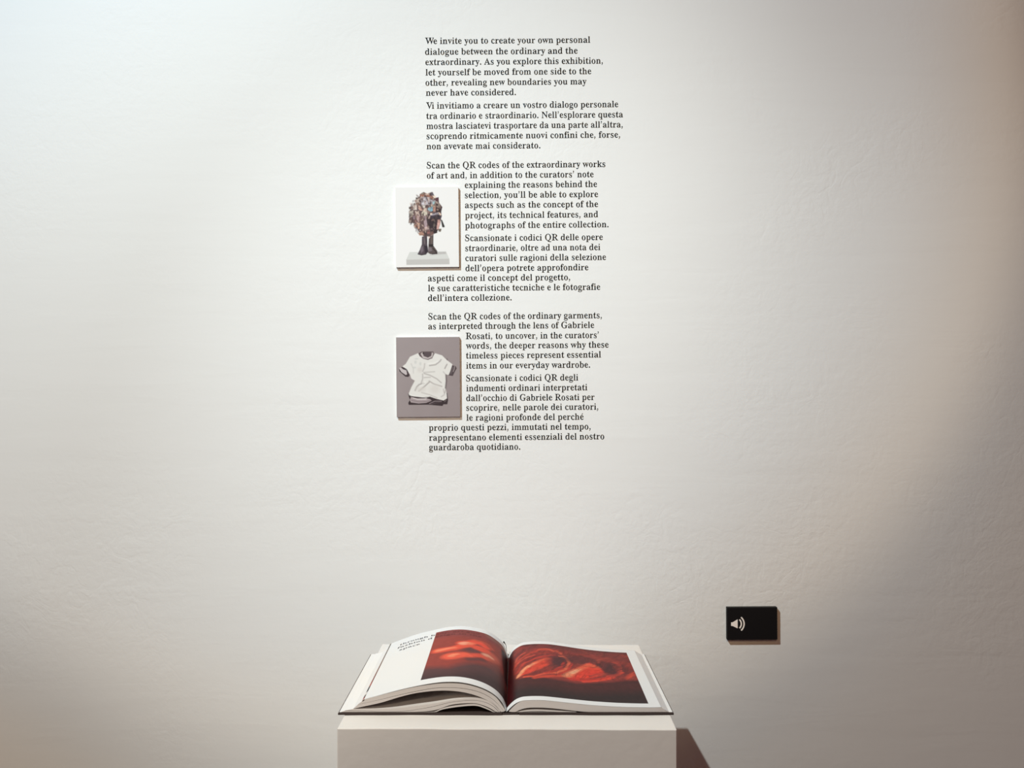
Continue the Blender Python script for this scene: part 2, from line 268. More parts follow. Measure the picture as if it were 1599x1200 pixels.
y447:78,-195 57,-194 39,-188 23,-178 10,-164 2,-146 3,-125 30,-84 39,-77 53,-74 66,-74 78,-77 87,-82 95,-90 100,-100 103,-131 108,-142 119,-144 136,-136 147,-124 162,-105 183,-62 206,-7 177,91 142,187 66,378 44,414 22,427 5,426 -13,432 -11,466 246,467 247,431 225,424 199,424 190,420 184,409 184,395 187,378 226,275 257,176 301,271 344,389 348,408 347,416 343,421 317,425 303,438 303,461 374,471 444,460 445,438 436,427 425,425 415,416 407,401 394,358 358,259 309,164 269,66 247,-38 234,-82 217,-119 201,-148 183,-170 162,-186 140,-192
z436:22,3 26,19 88,116 203,320 251,429 191,418 159,416 132,411 111,401 95,381 84,354 64,323 40,323 40,392 48,461 138,468 228,467 319,459 406,459 400,435 341,341 287,241 232,142 185,36 227,47 268,48 302,55 330,67 349,91 364,123 389,157 408,157 408,80 396,3 304,-4 209,-5 114,3'''.strip().split('\n'):
    ch = row[0]
    adv, cs = row[1:].split(':')
    GLYPHS[ch] = (int(adv), [[tuple(int(n) for n in p.split(',')) for p in c.split(' ')] for c in cs.split(';')])
def ring(cx, cy, r, n=14):
    return [(cx + r * math.cos(2 * math.pi * i / n), cy + r * math.sin(2 * math.pi * i / n)) for i in range(n)]
def comma_shape(cx, cy):
    return [(cx - 62, cy + 20), (cx - 45, cy + 62), (cx, cy + 78), (cx + 48, cy + 58), (cx + 62, cy + 8), (cx + 48, cy - 52),
            (cx + 10, cy - 140), (cx - 52, cy - 205), (cx - 82, cy - 182), (cx - 30, cy - 110), (cx + 4, cy - 42), (cx - 40, cy - 32)]
GLYPHS['.'] = (265, [ring(128, 55, 72)])
GLYPHS[','] = (265, [comma_shape(128, 58)])
GLYPHS['\u2019'] = (245, [[(x * 0.9 + 8, y + 570) for x, y in comma_shape(125, 58)]])
GLYPHS['\u00e9'] = (GLYPHS['e'][0], GLYPHS['e'][1] + [[(205, 525), (232, 520), (345, 640), (330, 685), (285, 690), (262, 660)]])
SPACE = 262
KERN = {('V', 'i'): -60, ('W', 'e'): -70, ('f', 'i'): -12}

def text_curve(s):
    """contours (in thousandths of an em) and overall advance of one line"""
    x, out, prev = 0, [], ''
    for ch in s:
        if ch == ' ':
            x += SPACE
        else:
            x += KERN.get((prev, ch), 0)
            adv, cs = GLYPHS[ch]
            out += [[(x + px, py) for px, py in c] for c in cs]
            x += adv
        prev = ch
    xs = [p[0] for c in out for p in c]
    return out, min(xs), max(xs)

def fill_contours(contours, thick):
    """flat filled letters as a mesh, given a little thickness"""
    cu = bpy.data.curves.new('letters', 'CURVE')
    cu.dimensions = '2D'
    cu.fill_mode = 'BOTH'
    cu.extrude = thick / 2
    for c in contours:
        sp = cu.splines.new('POLY')
        sp.points.add(len(c) - 1)
        for p, (x, y) in zip(sp.points, c):
            p.co = (x, y, 0, 1)
        sp.use_cyclic_u = True
    tmp = bpy.data.objects.new('letters', cu)
    COL.objects.link(tmp)
    dg = bpy.context.evaluated_depsgraph_get()
    me = bpy.data.meshes.new_from_object(tmp.evaluated_get(dg))
    bpy.data.objects.remove(tmp)
    bpy.data.curves.remove(cu)
    return me

TILT = math.radians(0.48)
PARAS = [
    ('topmost paragraph of black serif wall text, in English, beginning We invite you', [
        ('We invite you to create your own personal', -0.17649, 2.17791, 0.33528),
        ('dialogue between the ordinary and the', -0.17649, 2.15595, 0.30951),
        ('extraordinary. As you explore this exhibition,', -0.17590, 2.13516, 0.36017),
        ('let yourself be moved from one side to the', -0.17561, 2.11408, 0.33645),
        ('other, revealing new boundaries you may', -0.17561, 2.09329, 0.32679),
        ('never have considered.', -0.17502, 2.07279, 0.18301),
    ]),
    ('second paragraph of black serif wall text, in Italian, beginning Vi invitiamo', [
        ('Vi invitiamo a creare un vostro dialogo personale', -0.17444, 2.04644, 0.39003),
        ('tra ordinario e straordinario. Nell’esplorare questa', -0.17414, 2.02565, 0.39940),
        ('mostra lasciatevi trasportare da una parte all’altra,', -0.17385, 2.00515, 0.39853),
        ('scoprendo ritmicamente nuovi confini che, forse,', -0.17356, 1.98465, 0.39296),
        ('non avevate mai considerato.', -0.17356, 1.96415, 0.23103),
    ]),
    ('English paragraph of black wall text wrapping above and beside the sculpture print', [
        ('Scan the QR codes of the extraordinary works', -0.17327, 1.92509, 0.36251),
        ('of art and, in addition to the curators’ note', -0.17297, 1.90459, 0.33850),
        ('explaining the reasons behind the', -0.09596, 1.88527, 0.26851),
        ('selection, you’ll be able to explore', -0.09596, 1.86477, 0.27056),
        ('aspects such as the concept of the', -0.09567, 1.84457, 0.27027),
        ('project, its technical features, and', -0.09538, 1.82378, 0.26998),
        ('photographs of the entire collection.', -0.09538, 1.80328, 0.29135),
    ]),
    ('Italian paragraph of black wall text right of and below the sculpture print', [
        ('Scansionate i codici QR delle opere', -0.09538, 1.77751, 0.27964),
        ('straordinarie, oltre ad una nota dei', -0.09508, 1.75701, 0.27437),
        ('curatori sulle ragioni della selezione', -0.09479, 1.73681, 0.28550),
        ('dell’opera potrete approfondire', -0.09450, 1.71631, 0.24948),
        ('aspetti come il concept del progetto,', -0.17092, 1.69581, 0.28872),
        ('le sue caratteristiche tecniche e le fotografie', -0.17063, 1.67561, 0.34963),
        ('dell’intera collezione.', -0.17063, 1.65570, 0.16983),
    ]),
    ('English paragraph of black wall text wrapping above and beside the T-shirt print', [
        ('Scan the QR codes of the ordinary garments,', -0.17005, 1.61790, 0.35226),
        ('as interpreted through the lens of Gabriele', -0.17005, 1.59828, 0.33674),
        ('Rosati, to uncover, in the curators’', -0.09391, 1.57837, 0.26998),
        ('words, the deeper reasons why these', -0.09391, 1.55875, 0.28989),
        ('timeless pieces represent essential', -0.09362, 1.53884, 0.27437),
        ('items in our everyday wardrobe.', -0.09333, 1.51834, 0.25182),
    ]),
    ('lowest Italian paragraph of black wall text, right of and below the T-shirt print', [
        ('Scansionate i codici QR degli', -0.09333, 1.49258, 0.22781),
        ('indumenti ordinari interpretati', -0.09303, 1.47237, 0.24597),
        ('dall’occhio di Gabriele Rosati per', -0.09303, 1.45246, 0.26061),
        ('scoprire, nelle parole dei curatori,', -0.09303, 1.43284, 0.26793),
        ('le ragioni profonde del perché', -0.09274, 1.41264, 0.23806),
        ('proprio questi pezzi, immutati nel tempo,', -0.16887, 1.39214, 0.32825),
        ('rappresentano elementi essenziali del nostro', -0.16858, 1.37193, 0.35577),
        ('guardaroba quotidiano.', -0.16858, 1.35232, 0.18535),
    ]),
]
EM = 0.0190
for label, lines in PARAS:
    x0, z0 = lines[0][1], lines[0][2]
    root = thing('wall_text', label, 'wall text', (x0, WALL_Y, z0), 'paragraphs of the wall text', (0, -TILT, 0))
    ct, st = math.cos(TILT), math.sin(TILT)
    for s, x, z, w in lines:
        cs, lo, hi = text_curve(s)
        sx = w / (hi - lo)
        sy = EM / 1000
        # line start in the tilted frame of the paragraph
        lx = (x - x0) * ct + (z - z0) * st
        lz = -(x - x0) * st + (z - z0) * ct
        me = fill_contours([[((px - lo) * sx, py * sy) for px, py in c] for c in cs], 0.0004)
        me.name = 'text_line'
        me.materials.clear()
        me.materials.append(M_vinyl)
        o = bpy.data.objects.new('text_line', me)
        COL.objects.link(o)
        o.parent = root
        o.location = (lx, -0.0003, lz)
        o.rotation_euler = (math.pi / 2, 0, 0)

# ------------------------------------------------------------------ painting the printed pictures (flat ink on their own sheets)
def blend(img, mask, rgb):
    img += mask[:, None] * (lin(rgb)[None] - img)
def seg_dist(p, a, b):
    d = b - a
    t = np.clip(((p - a) @ d) / max(d @ d, 1e-12), 0, 1)
    return np.linalg.norm(p - a - t[:, None] * d, axis=1), t
def poly(img, p, pts, rgb, soft=4.0, alpha=1.0):
    pts = np.array(pts, float)
    lo, hi = pts.min(0) - 3 * soft, pts.max(0) + 3 * soft
    idx = np.where(((p >= lo) & (p <= hi)).all(1))[0]
    if not len(idx):
        return
    q = p[idx]
    dist = np.full(len(q), 1e9)
    ins = np.zeros(len(q), bool)
    for i in range(len(pts)):
        a, b = pts[i], pts[(i + 1) % len(pts)]
        dist = np.minimum(dist, seg_dist(q, a, b)[0])
        if a[1] != b[1]:
            c = (a[1] > q[:, 1]) != (b[1] > q[:, 1])
            xx = a[0] + (q[:, 1] - a[1]) / (b[1] - a[1]) * (b[0] - a[0])
            ins ^= c & (xx > q[:, 0])
    sd = np.where(ins, dist, -dist)
    m = np.clip(sd / (2 * soft) + 0.5, 0, 1) * alpha
    sub = img[idx]
    blend(sub, m, rgb)
    img[idx] = sub
def stroke(img, p, pts, w, rgb, soft=4.0, alpha=1.0, w1=None):
    pts = np.array(pts, float)
    w1 = w if w1 is None else w1
    n = len(pts) - 1
    best = np.full(len(p), -1e9)
    for i in range(n):
        d, t = seg_dist(p, pts[i], pts[i + 1])
        ww = w + (w1 - w) * (i + t) / n
        best = np.maximum(best, ww / 2 - d)
    blend(img, np.clip(best / (2 * soft) + 0.5, 0, 1) * alpha, rgb)
def ell(img, p, c, r, rgb, soft=0.5, alpha=1.0, ang=0.0):
    d = p - np.array(c, float)
    ca, sa = math.cos(ang), math.sin(ang)
    x = (d[:, 0] * ca + d[:, 1] * sa) / r[0]
    y = (-d[:, 0] * sa + d[:, 1] * ca) / r[1]
    q = np.sqrt(x * x + y * y)
    blend(img, np.clip((1 - q) / soft + 0.5, 0, 1) * alpha, rgb)
def vnoise(p, scale, seed):
    rng = np.random.default_rng(seed)
    g = rng.random((64, 64))
    q = p / scale
    i = np.floor(q).astype(int)
    f = q - i
    f = f * f * (3 - 2 * f)
    x0, y0 = i[:, 0] % 64, i[:, 1] % 64
    x1, y1 = (x0 + 1) % 64, (y0 + 1) % 64
    return (g[x0, y0] * (1 - f[:, 0]) * (1 - f[:, 1]) + g[x1, y0] * f[:, 0] * (1 - f[:, 1])
            + g[x0, y1] * (1 - f[:, 0]) * f[:, 1] + g[x1, y1] * f[:, 0] * f[:, 1])

def strokes(img, p, ops):
    for kind, pts, a, k in ops:
        {'poly': poly, 'stroke': stroke, 'ell': ell}[kind](img, p, pts, *a, **k)
RED_SWIRL = [
    ('poly', [(0.0, 145.3), (26.2, 100.7), (50.1, 99.7), (69.7, 96.9), (95.0, 91.2), (114.6, 87.4), (146.0, 97.8), (172.2, 107.3), (194.2, 118.7), (222.7, 120.6), (230.7, 0.0), (0.0, 0.0)], ((74, 30, 30), 6), {}),
    ('poly', [(0.0, 78.8), (28.5, 57.0), (63.2, 56.0), (111.4, 45.6), (171.7, 59.8), (222.2, 69.3), (230.7, 0.0), (0.0, 0.0)], ((44, 27, 28), 18), {}),
    ('stroke', [(44.0, 267.9), (80.5, 258.4), (119.8, 260.3), (169.4, 266.9), (216.6, 270.7)], (26, (98, 42, 42), 5.4, 0.9), {}),
    ('stroke', [(118.8, 247.0), (153.5, 251.7), (191.4, 242.2), (212.9, 222.3)], (22, (118, 44, 42), 4.8, 0.8), {}),
    ('poly', [(136.6, 226.1), (164.2, 212.8), (186.7, 203.3), (202.6, 198.5), (211.5, 169.1), (211.0, 140.6), (197.4, 139.6), (166.6, 148.2), (149.3, 208.0)], ((92, 36, 38), 4.8, 0.8), {}),
    ('stroke', [(16.4, 209.9), (30.9, 231.8), (51.0, 251.7), (75.3, 257.4)], (16, (120, 46, 46), 3.6, 0.8), {}),
    ('stroke', [(15.9, 161.5), (26.2, 191.9), (42.6, 212.8), (62.2, 233.7), (79.5, 239.4)], (7, (196, 66, 50), 1.8, 0.8), {}),
    ('stroke', [(20.1, 134.9), (29.5, 165.3), (44.4, 193.8), (64.1, 214.7), (86.1, 228.0)], (5, (150, 44, 40), 1.2, 0.8), {}),
    ('stroke', [(24.8, 178.6), (39.8, 195.7), (54.3, 207.1)], (4, (216, 84, 62), 1.2, 0.8), {}),
    ('stroke', [(62.7, 237.5), (74.9, 242.2), (86.6, 232.7)], (6, (205, 85, 62), 1.8, 0.8), {}),
    ('stroke', [(21.5, 133.0), (34.6, 168.1), (53.8, 189.0), (75.3, 205.2), (87.5, 211.8)], (6, (200, 60, 46), 1.8, 0.7), {}),
    ('stroke', [(39.3, 176.7), (54.3, 199.5), (68.8, 210.9)], (4, (110, 36, 38), 1.2, 0.7), {}),
    ('stroke', [(19.2, 191.9), (23.9, 210.9), (37.9, 222.3)], (4, (230, 95, 70), 1.2, 0.6), {}),
    ('poly', [(22.9, 111.1), (35.1, 143.4), (52.9, 171.9), (72.5, 194.7), (82.3, 198.5), (85.6, 186.2), (79.5, 165.3), (60.8, 137.7), (44.4, 119.7), (28.5, 106.4)], ((216, 66, 46), 2.4), {}),
    ('stroke', [(23.9, 111.1), (32.3, 134.9), (42.1, 151.0)], (8, (246, 160, 120), 1.8, 0.95, 6), {}),
    ('stroke', [(42.1, 150.1), (50.5, 162.4), (57.1, 171.9)], (8, (240, 160, 122), 2.4, 0.8, 3), {}),
    ('stroke', [(52.9, 167.2), (65.0, 181.4), (77.2, 190.9)], (6, (232, 100, 70), 2.4, 0.8), {}),
    ('ell', (93.1, 182.4), ((18, 30), (74, 36, 44), 0.9, 0.9), {}),
    ('stroke', [(28.5, 105.4), (42.1, 109.2), (58.0, 119.7), (72.1, 131.1)], (11, (128, 40, 36), 1.8, 0.8), {}),
    ('stroke', [(34.2, 102.6), (50.5, 102.6), (69.2, 117.8), (85.2, 124.4)], (6, (228, 86, 60), 1.2, 0.8), {}),
    ('stroke', [(69.2, 120.6), (83.3, 133.0), (97.8, 149.1)], (6, (196, 54, 42), 1.2, 0.8), {}),
    ('stroke', [(50.5, 95.0), (73.0, 105.4), (91.2, 111.1)], (9, (222, 76, 52), 2.4, 0.7), {}),
    ('stroke', [(85.2, 121.6), (101.1, 143.4), (110.4, 178.6), (108.5, 200.4), (102.0, 210.9), (96.9, 209.9)], (6, (228, 104, 74), 1.2, 0.9), {}),
    ('stroke', [(89.4, 116.8), (105.7, 142.5), (115.1, 180.5)], (5, (190, 52, 42), 1.2, 0.9), {}),
    ('stroke', [(100.6, 188.1), (104.8, 179.5), (102.5, 164.3)], (5, (120, 40, 40), 1.2, 0.8), {}),
    ('stroke', [(87.0, 141.5), (96.4, 158.6), (101.1, 177.6)], (5, (180, 50, 42), 1.2, 0.8), {}),
    ('stroke', [(92.6, 234.6), (98.3, 228.0), (100.1, 221.3)], (6, (208, 84, 60), 2.4, 0.8), {}),
    ('ell', (124.9, 202.3), ((26, 22), (84, 36, 40), 0.8, 0.8), {}),
    ('poly', [(98.7, 109.2), (108.5, 137.7), (122.1, 162.4), (137.6, 182.4), (146.0, 195.7), (153.9, 183.3), (162.8, 167.2), (165.6, 151.0), (158.1, 133.0), (141.3, 119.7), (117.4, 105.4), (103.9, 103.5)], ((222, 58, 40), 3.0), {}),
    ('stroke', [(102.5, 114.9), (113.2, 136.8), (127.3, 158.6)], (13, (240, 150, 112), 4.2, 0.9, 7), {}),
    ('stroke', [(111.8, 132.0), (120.7, 149.1)], (8, (240, 188, 150), 3.0, 0.75, 5), {}),
    ('stroke', [(131.5, 165.3), (144.6, 184.3), (153.5, 176.7)], (12, (234, 104, 72), 4.2, 0.8), {}),
    ('stroke', [(108.5, 102.6), (128.7, 104.5), (153.9, 114.9), (175.9, 130.1)], (10, (200, 46, 36), 2.4, 0.9), {}),
    ('stroke', [(128.2, 97.8), (148.8, 107.3), (170.3, 121.6), (186.7, 145.3), (196.0, 156.7)], (7, (222, 70, 50), 1.8, 0.9), {}),
    ('stroke', [(141.8, 128.2), (163.8, 144.4), (183.9, 160.5), (194.2, 178.6), (195.6, 190.9), (193.7, 203.3), (187.2, 209.0)], (6, (176, 62, 50), 1.8, 0.8), {}),
    ('stroke', [(169.8, 134.9), (184.8, 148.2), (195.1, 167.2)], (5, (206, 64, 48), 1.2, 0.8), {}),
    ('ell', (179.2, 168.1), ((12, 30), (78, 36, 42), 0.9, 0.85), {}),
    ('ell', (189.5, 185.2), ((7, 14), (120, 44, 40), 0.9, 0.8), {}),
    ('stroke', [(132.4, 262.2), (152.5, 243.2), (162.4, 219.4), (161.4, 200.4), (153.0, 194.7)], (6, (150, 60, 52), 2.4, 0.7), {}),
    ('stroke', [(153.9, 255.5), (174.1, 238.4), (185.7, 214.7)], (5, (140, 56, 50), 2.4, 0.6), {}),
    ('poly', [(197.4, 129.2), (204.0, 147.2), (215.2, 161.5), (215.7, 148.2), (206.3, 130.1), (198.8, 122.5)], ((208, 72, 52), 3.0, 0.9), {}),
    ('stroke', [(194.2, 139.6), (201.7, 153.9), (211.5, 169.1)], (5, (130, 44, 42), 1.8, 0.8), {}),
    ('stroke', [(0.0, 281.2), (0.0, 183.3), (0.0, 83.6), (0.0, 32.3)], (32, (60, 3, 8), 3, 0.97), {}),  # picture runs into the gutter; the shade there is painted into its ink
]
RED_HAND = [
    ('poly', [(171.9, 86.4), (109.2, 63.6), (76.5, 94.0), (48.8, 105.4), (8.3, 131.1), (0.0, 0.0), (168.7, 0.0)], ((84, 52, 54), 12), {}),
    ('poly', [(166.4, 42.7), (106.4, 31.3), (59.0, 57.0), (31.3, 66.5), (0.0, 62.7), (0.0, 0.0), (168.7, 0.0)], ((62, 40, 43), 14), {}),
    ('poly', [(146.5, 269.8), (123.5, 271.7), (86.6, 273.6), (58.5, 276.4), (36.4, 281.2), (22.1, 272.6), (34.1, 230.8), (50.7, 228.9), (74.2, 223.2), (110.6, 224.2), (144.2, 228.0)], ((128, 58, 58), 10, 0.85), {}),
    ('stroke', [(47.0, 258.4), (31.8, 262.2), (17.5, 258.4)], (26, (138, 92, 84), 5.5, 0.8), {}),
    ('poly', [(97.7, 171.0), (71.9, 184.3), (61.7, 166.2), (62.2, 143.4), (78.3, 141.5), (92.2, 146.3)], ((92, 54, 56), 8, 0.9), {}),
    ('poly', [(73.3, 203.3), (64.1, 208.0), (51.6, 203.3), (43.3, 190.9), (54.4, 164.3), (64.1, 175.7)], ((98, 56, 54), 8, 0.8), {}),
    ('stroke', [(132.7, 153.9), (122.1, 154.8), (108.8, 157.7), (95.8, 170.0), (84.3, 179.5)], (24, (226, 84, 60), 3.3, 1, 18), {}),
    ('stroke', [(132.3, 153.9), (125.8, 155.8), (117.5, 158.6), (107.4, 160.5)], (12, (240, 140, 106), 3.3, 0.95, 6), {}),
    ('stroke', [(95.4, 186.2), (86.6, 190.9), (76.5, 202.3), (65.4, 200.4), (55.8, 190.9)], (22, (226, 78, 56), 3.9, 1, 16), {}),
    ('stroke', [(94.9, 184.3), (90.8, 188.1), (86.6, 189.0)], (15, (240, 168, 140), 2.8, 0.85, 13), {}),
    ('stroke', [(84.8, 187.1), (78.8, 191.9)], (9, (234, 120, 88), 2.8, 0.8), {}),
    ('stroke', [(77.4, 212.8), (64.5, 211.8), (51.6, 209.0), (44.7, 197.6)], (7, (190, 80, 62), 2.8, 0.8), {}),
    ('stroke', [(108.8, 117.8), (99.1, 123.5), (89.4, 127.3), (80.6, 126.3)], (32, (228, 90, 66), 4.4, 1, 20), {}),
    ('stroke', [(108.3, 119.7), (104.6, 125.4), (99.5, 128.2)], (12, (238, 146, 112), 2.8, 0.8, 6), {}),
    ('stroke', [(68.7, 173.8), (61.3, 171.0), (56.7, 171.9)], (22, (222, 78, 56), 3.3, 0.95), {}),
    ('stroke', [(70.5, 134.9), (63.1, 139.6), (54.8, 137.7)], (16, (216, 80, 60), 3.3, 0.95), {}),
    ('poly', [(58.5, 152.9), (51.6, 168.1), (42.9, 176.7), (32.7, 171.0), (27.6, 155.8), (41.0, 134.9), (51.6, 133.9)], ((196, 92, 74), 7, 0.9), {}),
    ('stroke', [(55.3, 151.0), (49.8, 153.9), (43.8, 152.0)], (12, (226, 166, 142), 3.3, 0.85, 8), {}),
    ('stroke', [(79.3, 108.3), (67.7, 116.8), (57.6, 120.6)], (14, (84, 50, 54), 4.4, 0.8), {}),
    ('poly', [(50.7, 114.0), (35.5, 133.9), (25.3, 133.9), (23.5, 97.8), (35.9, 95.0)], ((112, 60, 58), 10, 0.8), {}),
    ('stroke', [(12.0, 234.6), (7.4, 185.2), (1.8, 145.3), (0.0, 123.5)], (30, (50, 4, 8), 3, 0.97), {}),  # gutter shade of the left page, painted as darker red ink
]

def paint_sculpture(p):
    img = np.tile(lin((238, 236, 236)), (len(p), 1))
    A = lambda pts: [(x * .4667 + 110, y * .4667 + 1) for x, y in pts]
    B = lambda pts: [(x * .5067 + 110, y * .5067 + 385) for x, y in pts]
    k = 0.4667
    # plinth
    poly(img, p, B([(130, 850), (1050, 838), (1130, 1025), (45, 1035)]), (214, 214, 212), 4)
    poly(img, p, B([(45, 1035), (1130, 1020), (1135, 1160), (48, 1168)]), (196, 193, 191), 4)
    poly(img, p, B([(820, 850), (1040, 850), (1055, 900), (840, 915), (640, 940)]), (188, 184, 183), 7)
    # feet and legs
    poly(img, p, B([(445, 470), (575, 440), (580, 650), (600, 850), (545, 910), (430, 925), (335, 895), (390, 790), (440, 660)]), (78, 66, 74), 4)
    poly(img, p, B([(620, 470), (735, 420), (730, 690), (830, 830), (830, 905), (650, 905), (595, 870), (605, 690)]), (86, 74, 74), 4)
    poly(img, p, B([(500, 690), (580, 700), (600, 840), (520, 900)]), (44, 34, 46), 5)
    poly(img, p, B([(400, 760), (470, 700), (480, 820), (420, 880)]), (118, 106, 116), 6, .9)
    poly(img, p, B([(615, 660), (735, 660), (720, 730), (620, 710)]), (42, 34, 36), 4)
    poly(img, p, B([(600, 730), (680, 740), (700, 820), (610, 840)]), (124, 112, 118), 6, .9)
    stroke(img, p, B([(720, 760), (820, 880), (700, 900)]), 12, (48, 38, 40), 4)
    stroke(img, p, B([(340, 900), (430, 925), (540, 905)]), 9, (40, 34, 38), 3)
    stroke(img, p, B([(500, 500), (510, 640)]), 14, (112, 100, 104), 5)
    stroke(img, p, B([(560, 460), (565, 620)]), 8, (46, 36, 42), 4)
    stroke(img, p, B([(690, 480), (690, 640)]), 10, (112, 98, 92), 4)
    stroke(img, p, B([(725, 440), (722, 650)]), 6, (58, 48, 48), 3)
    poly(img, p, B([(590, 420), (650, 400), (640, 500), (610, 530)]), (226, 206, 198), 4)
    # mass of the body
    body = [(430, 190), (540, 130), (640, 175), (760, 130), (820, 210), (870, 290), (950, 290), (960, 420), (1050, 540), (1010, 650),
            (1030, 780), (1000, 900), (940, 1150), (830, 1250), (700, 1330), (520, 1320), (400, 1200), (330, 1080), (240, 960), (120, 960),
            (140, 800), (130, 640), (240, 560), (320, 440), (330, 300), (430, 250)]
    poly(img, p, A(body), (98, 76, 76), 5)
    poly(img, p, A([(620, 700), (1010, 760), (980, 1000), (850, 1230), (660, 1260), (600, 1000)]), (52, 36, 42), 8)
    poly(img, p, A([(860, 420), (1040, 540), (1010, 700), (870, 660)]), (48, 30, 34), 7)
    poly(img, p, A([(440, 190), (540, 160), (700, 190), (780, 260), (820, 320), (720, 300), (600, 230), (440, 270)]), (150, 96, 78), 5)
    for pts, c in (
        ([(450, 275), (700, 270), (720, 340), (700, 480), (560, 490), (480, 480), (460, 360)], (186, 178, 184)),
        ([(620, 290), (720, 290), (715, 400), (640, 400)], (146, 140, 152)),
        ([(480, 330), (560, 320), (550, 460), (490, 450)], (212, 206, 212)),
        ([(330, 310), (430, 300), (440, 440), (330, 440)], (192, 172, 162)),
        ([(310, 430), (430, 400), (420, 470), (350, 490)], (140, 110, 96)),
        ([(320, 280), (360, 270), (375, 310), (330, 330)], (84, 76, 70)),
        ([(270, 430), (310, 420), (300, 490), (265, 480)], (90, 78, 70)),
        ([(130, 530), (240, 505), (240, 580), (135, 595)], (98, 84, 78)),
        ([(235, 480), (350, 470), (350, 610), (245, 610)], (208, 194, 186)),
        ([(140, 640), (250, 620), (260, 740), (150, 760)], (188, 176, 166)),
        ([(150, 740), (250, 730), (220, 800), (150, 820)], (150, 134, 124)),
        ([(300, 640), (420, 660), (420, 740), (320, 740)], (216, 192, 182)),
        ([(400, 490), (470, 560), (510, 620), (430, 650), (390, 570)], (206, 164, 150)),
        ([(440, 470), (500, 490), (480, 540)], (112, 98, 88)),
        ([(500, 490), (580, 500), (575, 560), (500, 550)], (212, 204, 196)),
        ([(600, 480), (640, 470), (630, 550), (590, 560)], (70, 48, 50)),
        ([(480, 690), (540, 600), (620, 590), (640, 740), (560, 770), (480, 760)], (204, 194, 178)),
        ([(540, 560), (610, 570), (600, 640), (540, 650)], (214, 186, 172)),
        ([(720, 340), (860, 350), (870, 470), (760, 470)], (168, 160, 166)),
        ([(790, 390), (860, 390), (860, 460), (790, 460)], (160, 196, 200)),
        ([(730, 470), (870, 500), (860, 540), (740, 520)], (196, 178, 160)),
        ([(640, 590), (690, 535), (780, 530), (790, 640), (700, 660)], (146, 176, 188)),
        ([(690, 560), (770, 540), (770, 640), (720, 650)], (112, 166, 186)),
        ([(790, 540), (870, 510), (860, 650), (800, 670)], (176, 132, 118)),
        ([(740, 150), (790, 130), (820, 210), (740, 220)], (92, 82, 90)),
        ([(480, 160), (545, 135), (550, 190), (470, 210)], (138, 122, 110)),
        ([(550, 190), (620, 170), (700, 170), (680, 200), (570, 215)], (222, 196, 184)),
        ([(780, 230), (880, 240), (860, 300), (820, 290)], (238, 220, 204)),
        ([(870, 290), (950, 270), (940, 360), (870, 380)], (86, 46, 56)),
        ([(945, 430), (985, 460), (970, 520), (940, 500)], (186, 178, 160)),
        ([(700, 730), (900, 690), (960, 680), (1010, 740), (900, 740), (740, 770)], (168, 160, 170)),
        ([(715, 700), (770, 700), (760, 740), (710, 750)], (232, 206, 190)),
        ([(930, 680), (970, 680), (1010, 740), (990, 770)], (232, 200, 178)),
        ([(720, 770), (900, 750), (1030, 780), (1000, 850), (760, 850)], (66, 54, 66)),
        ([(650, 780), (720, 760), (700, 840), (660, 850)], (204, 178, 172)),
        ([(760, 860), (850, 840), (820, 900), (740, 910)], (112, 86, 82)),
        ([(340, 750), (420, 770), (410, 950), (345, 960)], (182, 152, 150)),
        ([(230, 780), (320, 760), (300, 860), (240, 870)], (138, 116, 124)),
        ([(180, 820), (240, 800), (260, 900), (200, 930)], (70, 54, 54)),
        ([(130, 880), (200, 890), (190, 940), (130, 960)], (150, 132, 124)),
        ([(300, 880), (350, 900), (340, 970), (300, 960)], (176, 130, 124)),
        ([(530, 780), (610, 770), (640, 1060), (560, 1090), (540, 960)], (172, 150, 156)),
        ([(560, 1080), (680, 1050), (680, 1140), (580, 1160)], (206, 176, 176)),
        ([(620, 850), (700, 860), (680, 1040), (640, 1040)], (62, 48, 52)),
        ([(330, 960), (440, 950), (430, 1030), (290, 1040)], (198, 160, 140)),
        ([(280, 1020), (350, 1020), (330, 1080)], (122, 74, 62)),
        ([(350, 1040), (430, 1030), (420, 1110), (370, 1120)], (212, 164, 142)),
        ([(420, 1000), (500, 1000), (480, 1120), (430, 1120)], (94, 78, 76)),
        ([(910, 880), (990, 870), (980, 1000), (940, 1130), (890, 1140), (905, 1000)], (208, 160, 152)),
        ([(1000, 870), (1040, 890), (1110, 1060), (1090, 1090), (1040, 1080)], (44, 40, 40)),
        ([(930, 1130), (1010, 1120), (1000, 1190), (940, 1200)], (106, 94, 84)),
        ([(690, 1110), (780, 1110), (770, 1150), (700, 1160)], (112, 90, 94)),
        ([(640, 1150), (700, 1170), (690, 1230), (630, 1220)], (176, 128, 124)),
    ):
        poly(img, p, A(pts), c, 5.0)
    for pts, c in (
        ([(350, 380), (430, 340), (510, 390), (480, 440), (380, 440)], (168, 128, 112)),
        ([(260, 190), (330, 170), (330, 240), (290, 240)], (128, 80, 66)),
        ([(570, 320), (650, 310), (650, 390), (580, 400)], (150, 100, 98)),
        ([(660, 360), (730, 330), (740, 420), (650, 450)], (112, 82, 78)),
        ([(740, 320), (840, 300), (830, 380), (760, 400)], (46, 34, 38)),
        ([(880, 280), (940, 290), (915, 355), (885, 350)], (112, 98, 86)),
        ([(820, 200), (870, 200), (850, 280), (820, 290)], (206, 160, 152)),
        ([(530, 230), (620, 220), (620, 300), (540, 300)], (204, 176, 172)),
        ([(520, 320), (560, 330), (570, 440), (530, 450)], (72, 54, 58)),
    ):
        poly(img, p, B(pts), c, 5.0)
    rng = np.random.default_rng(8)
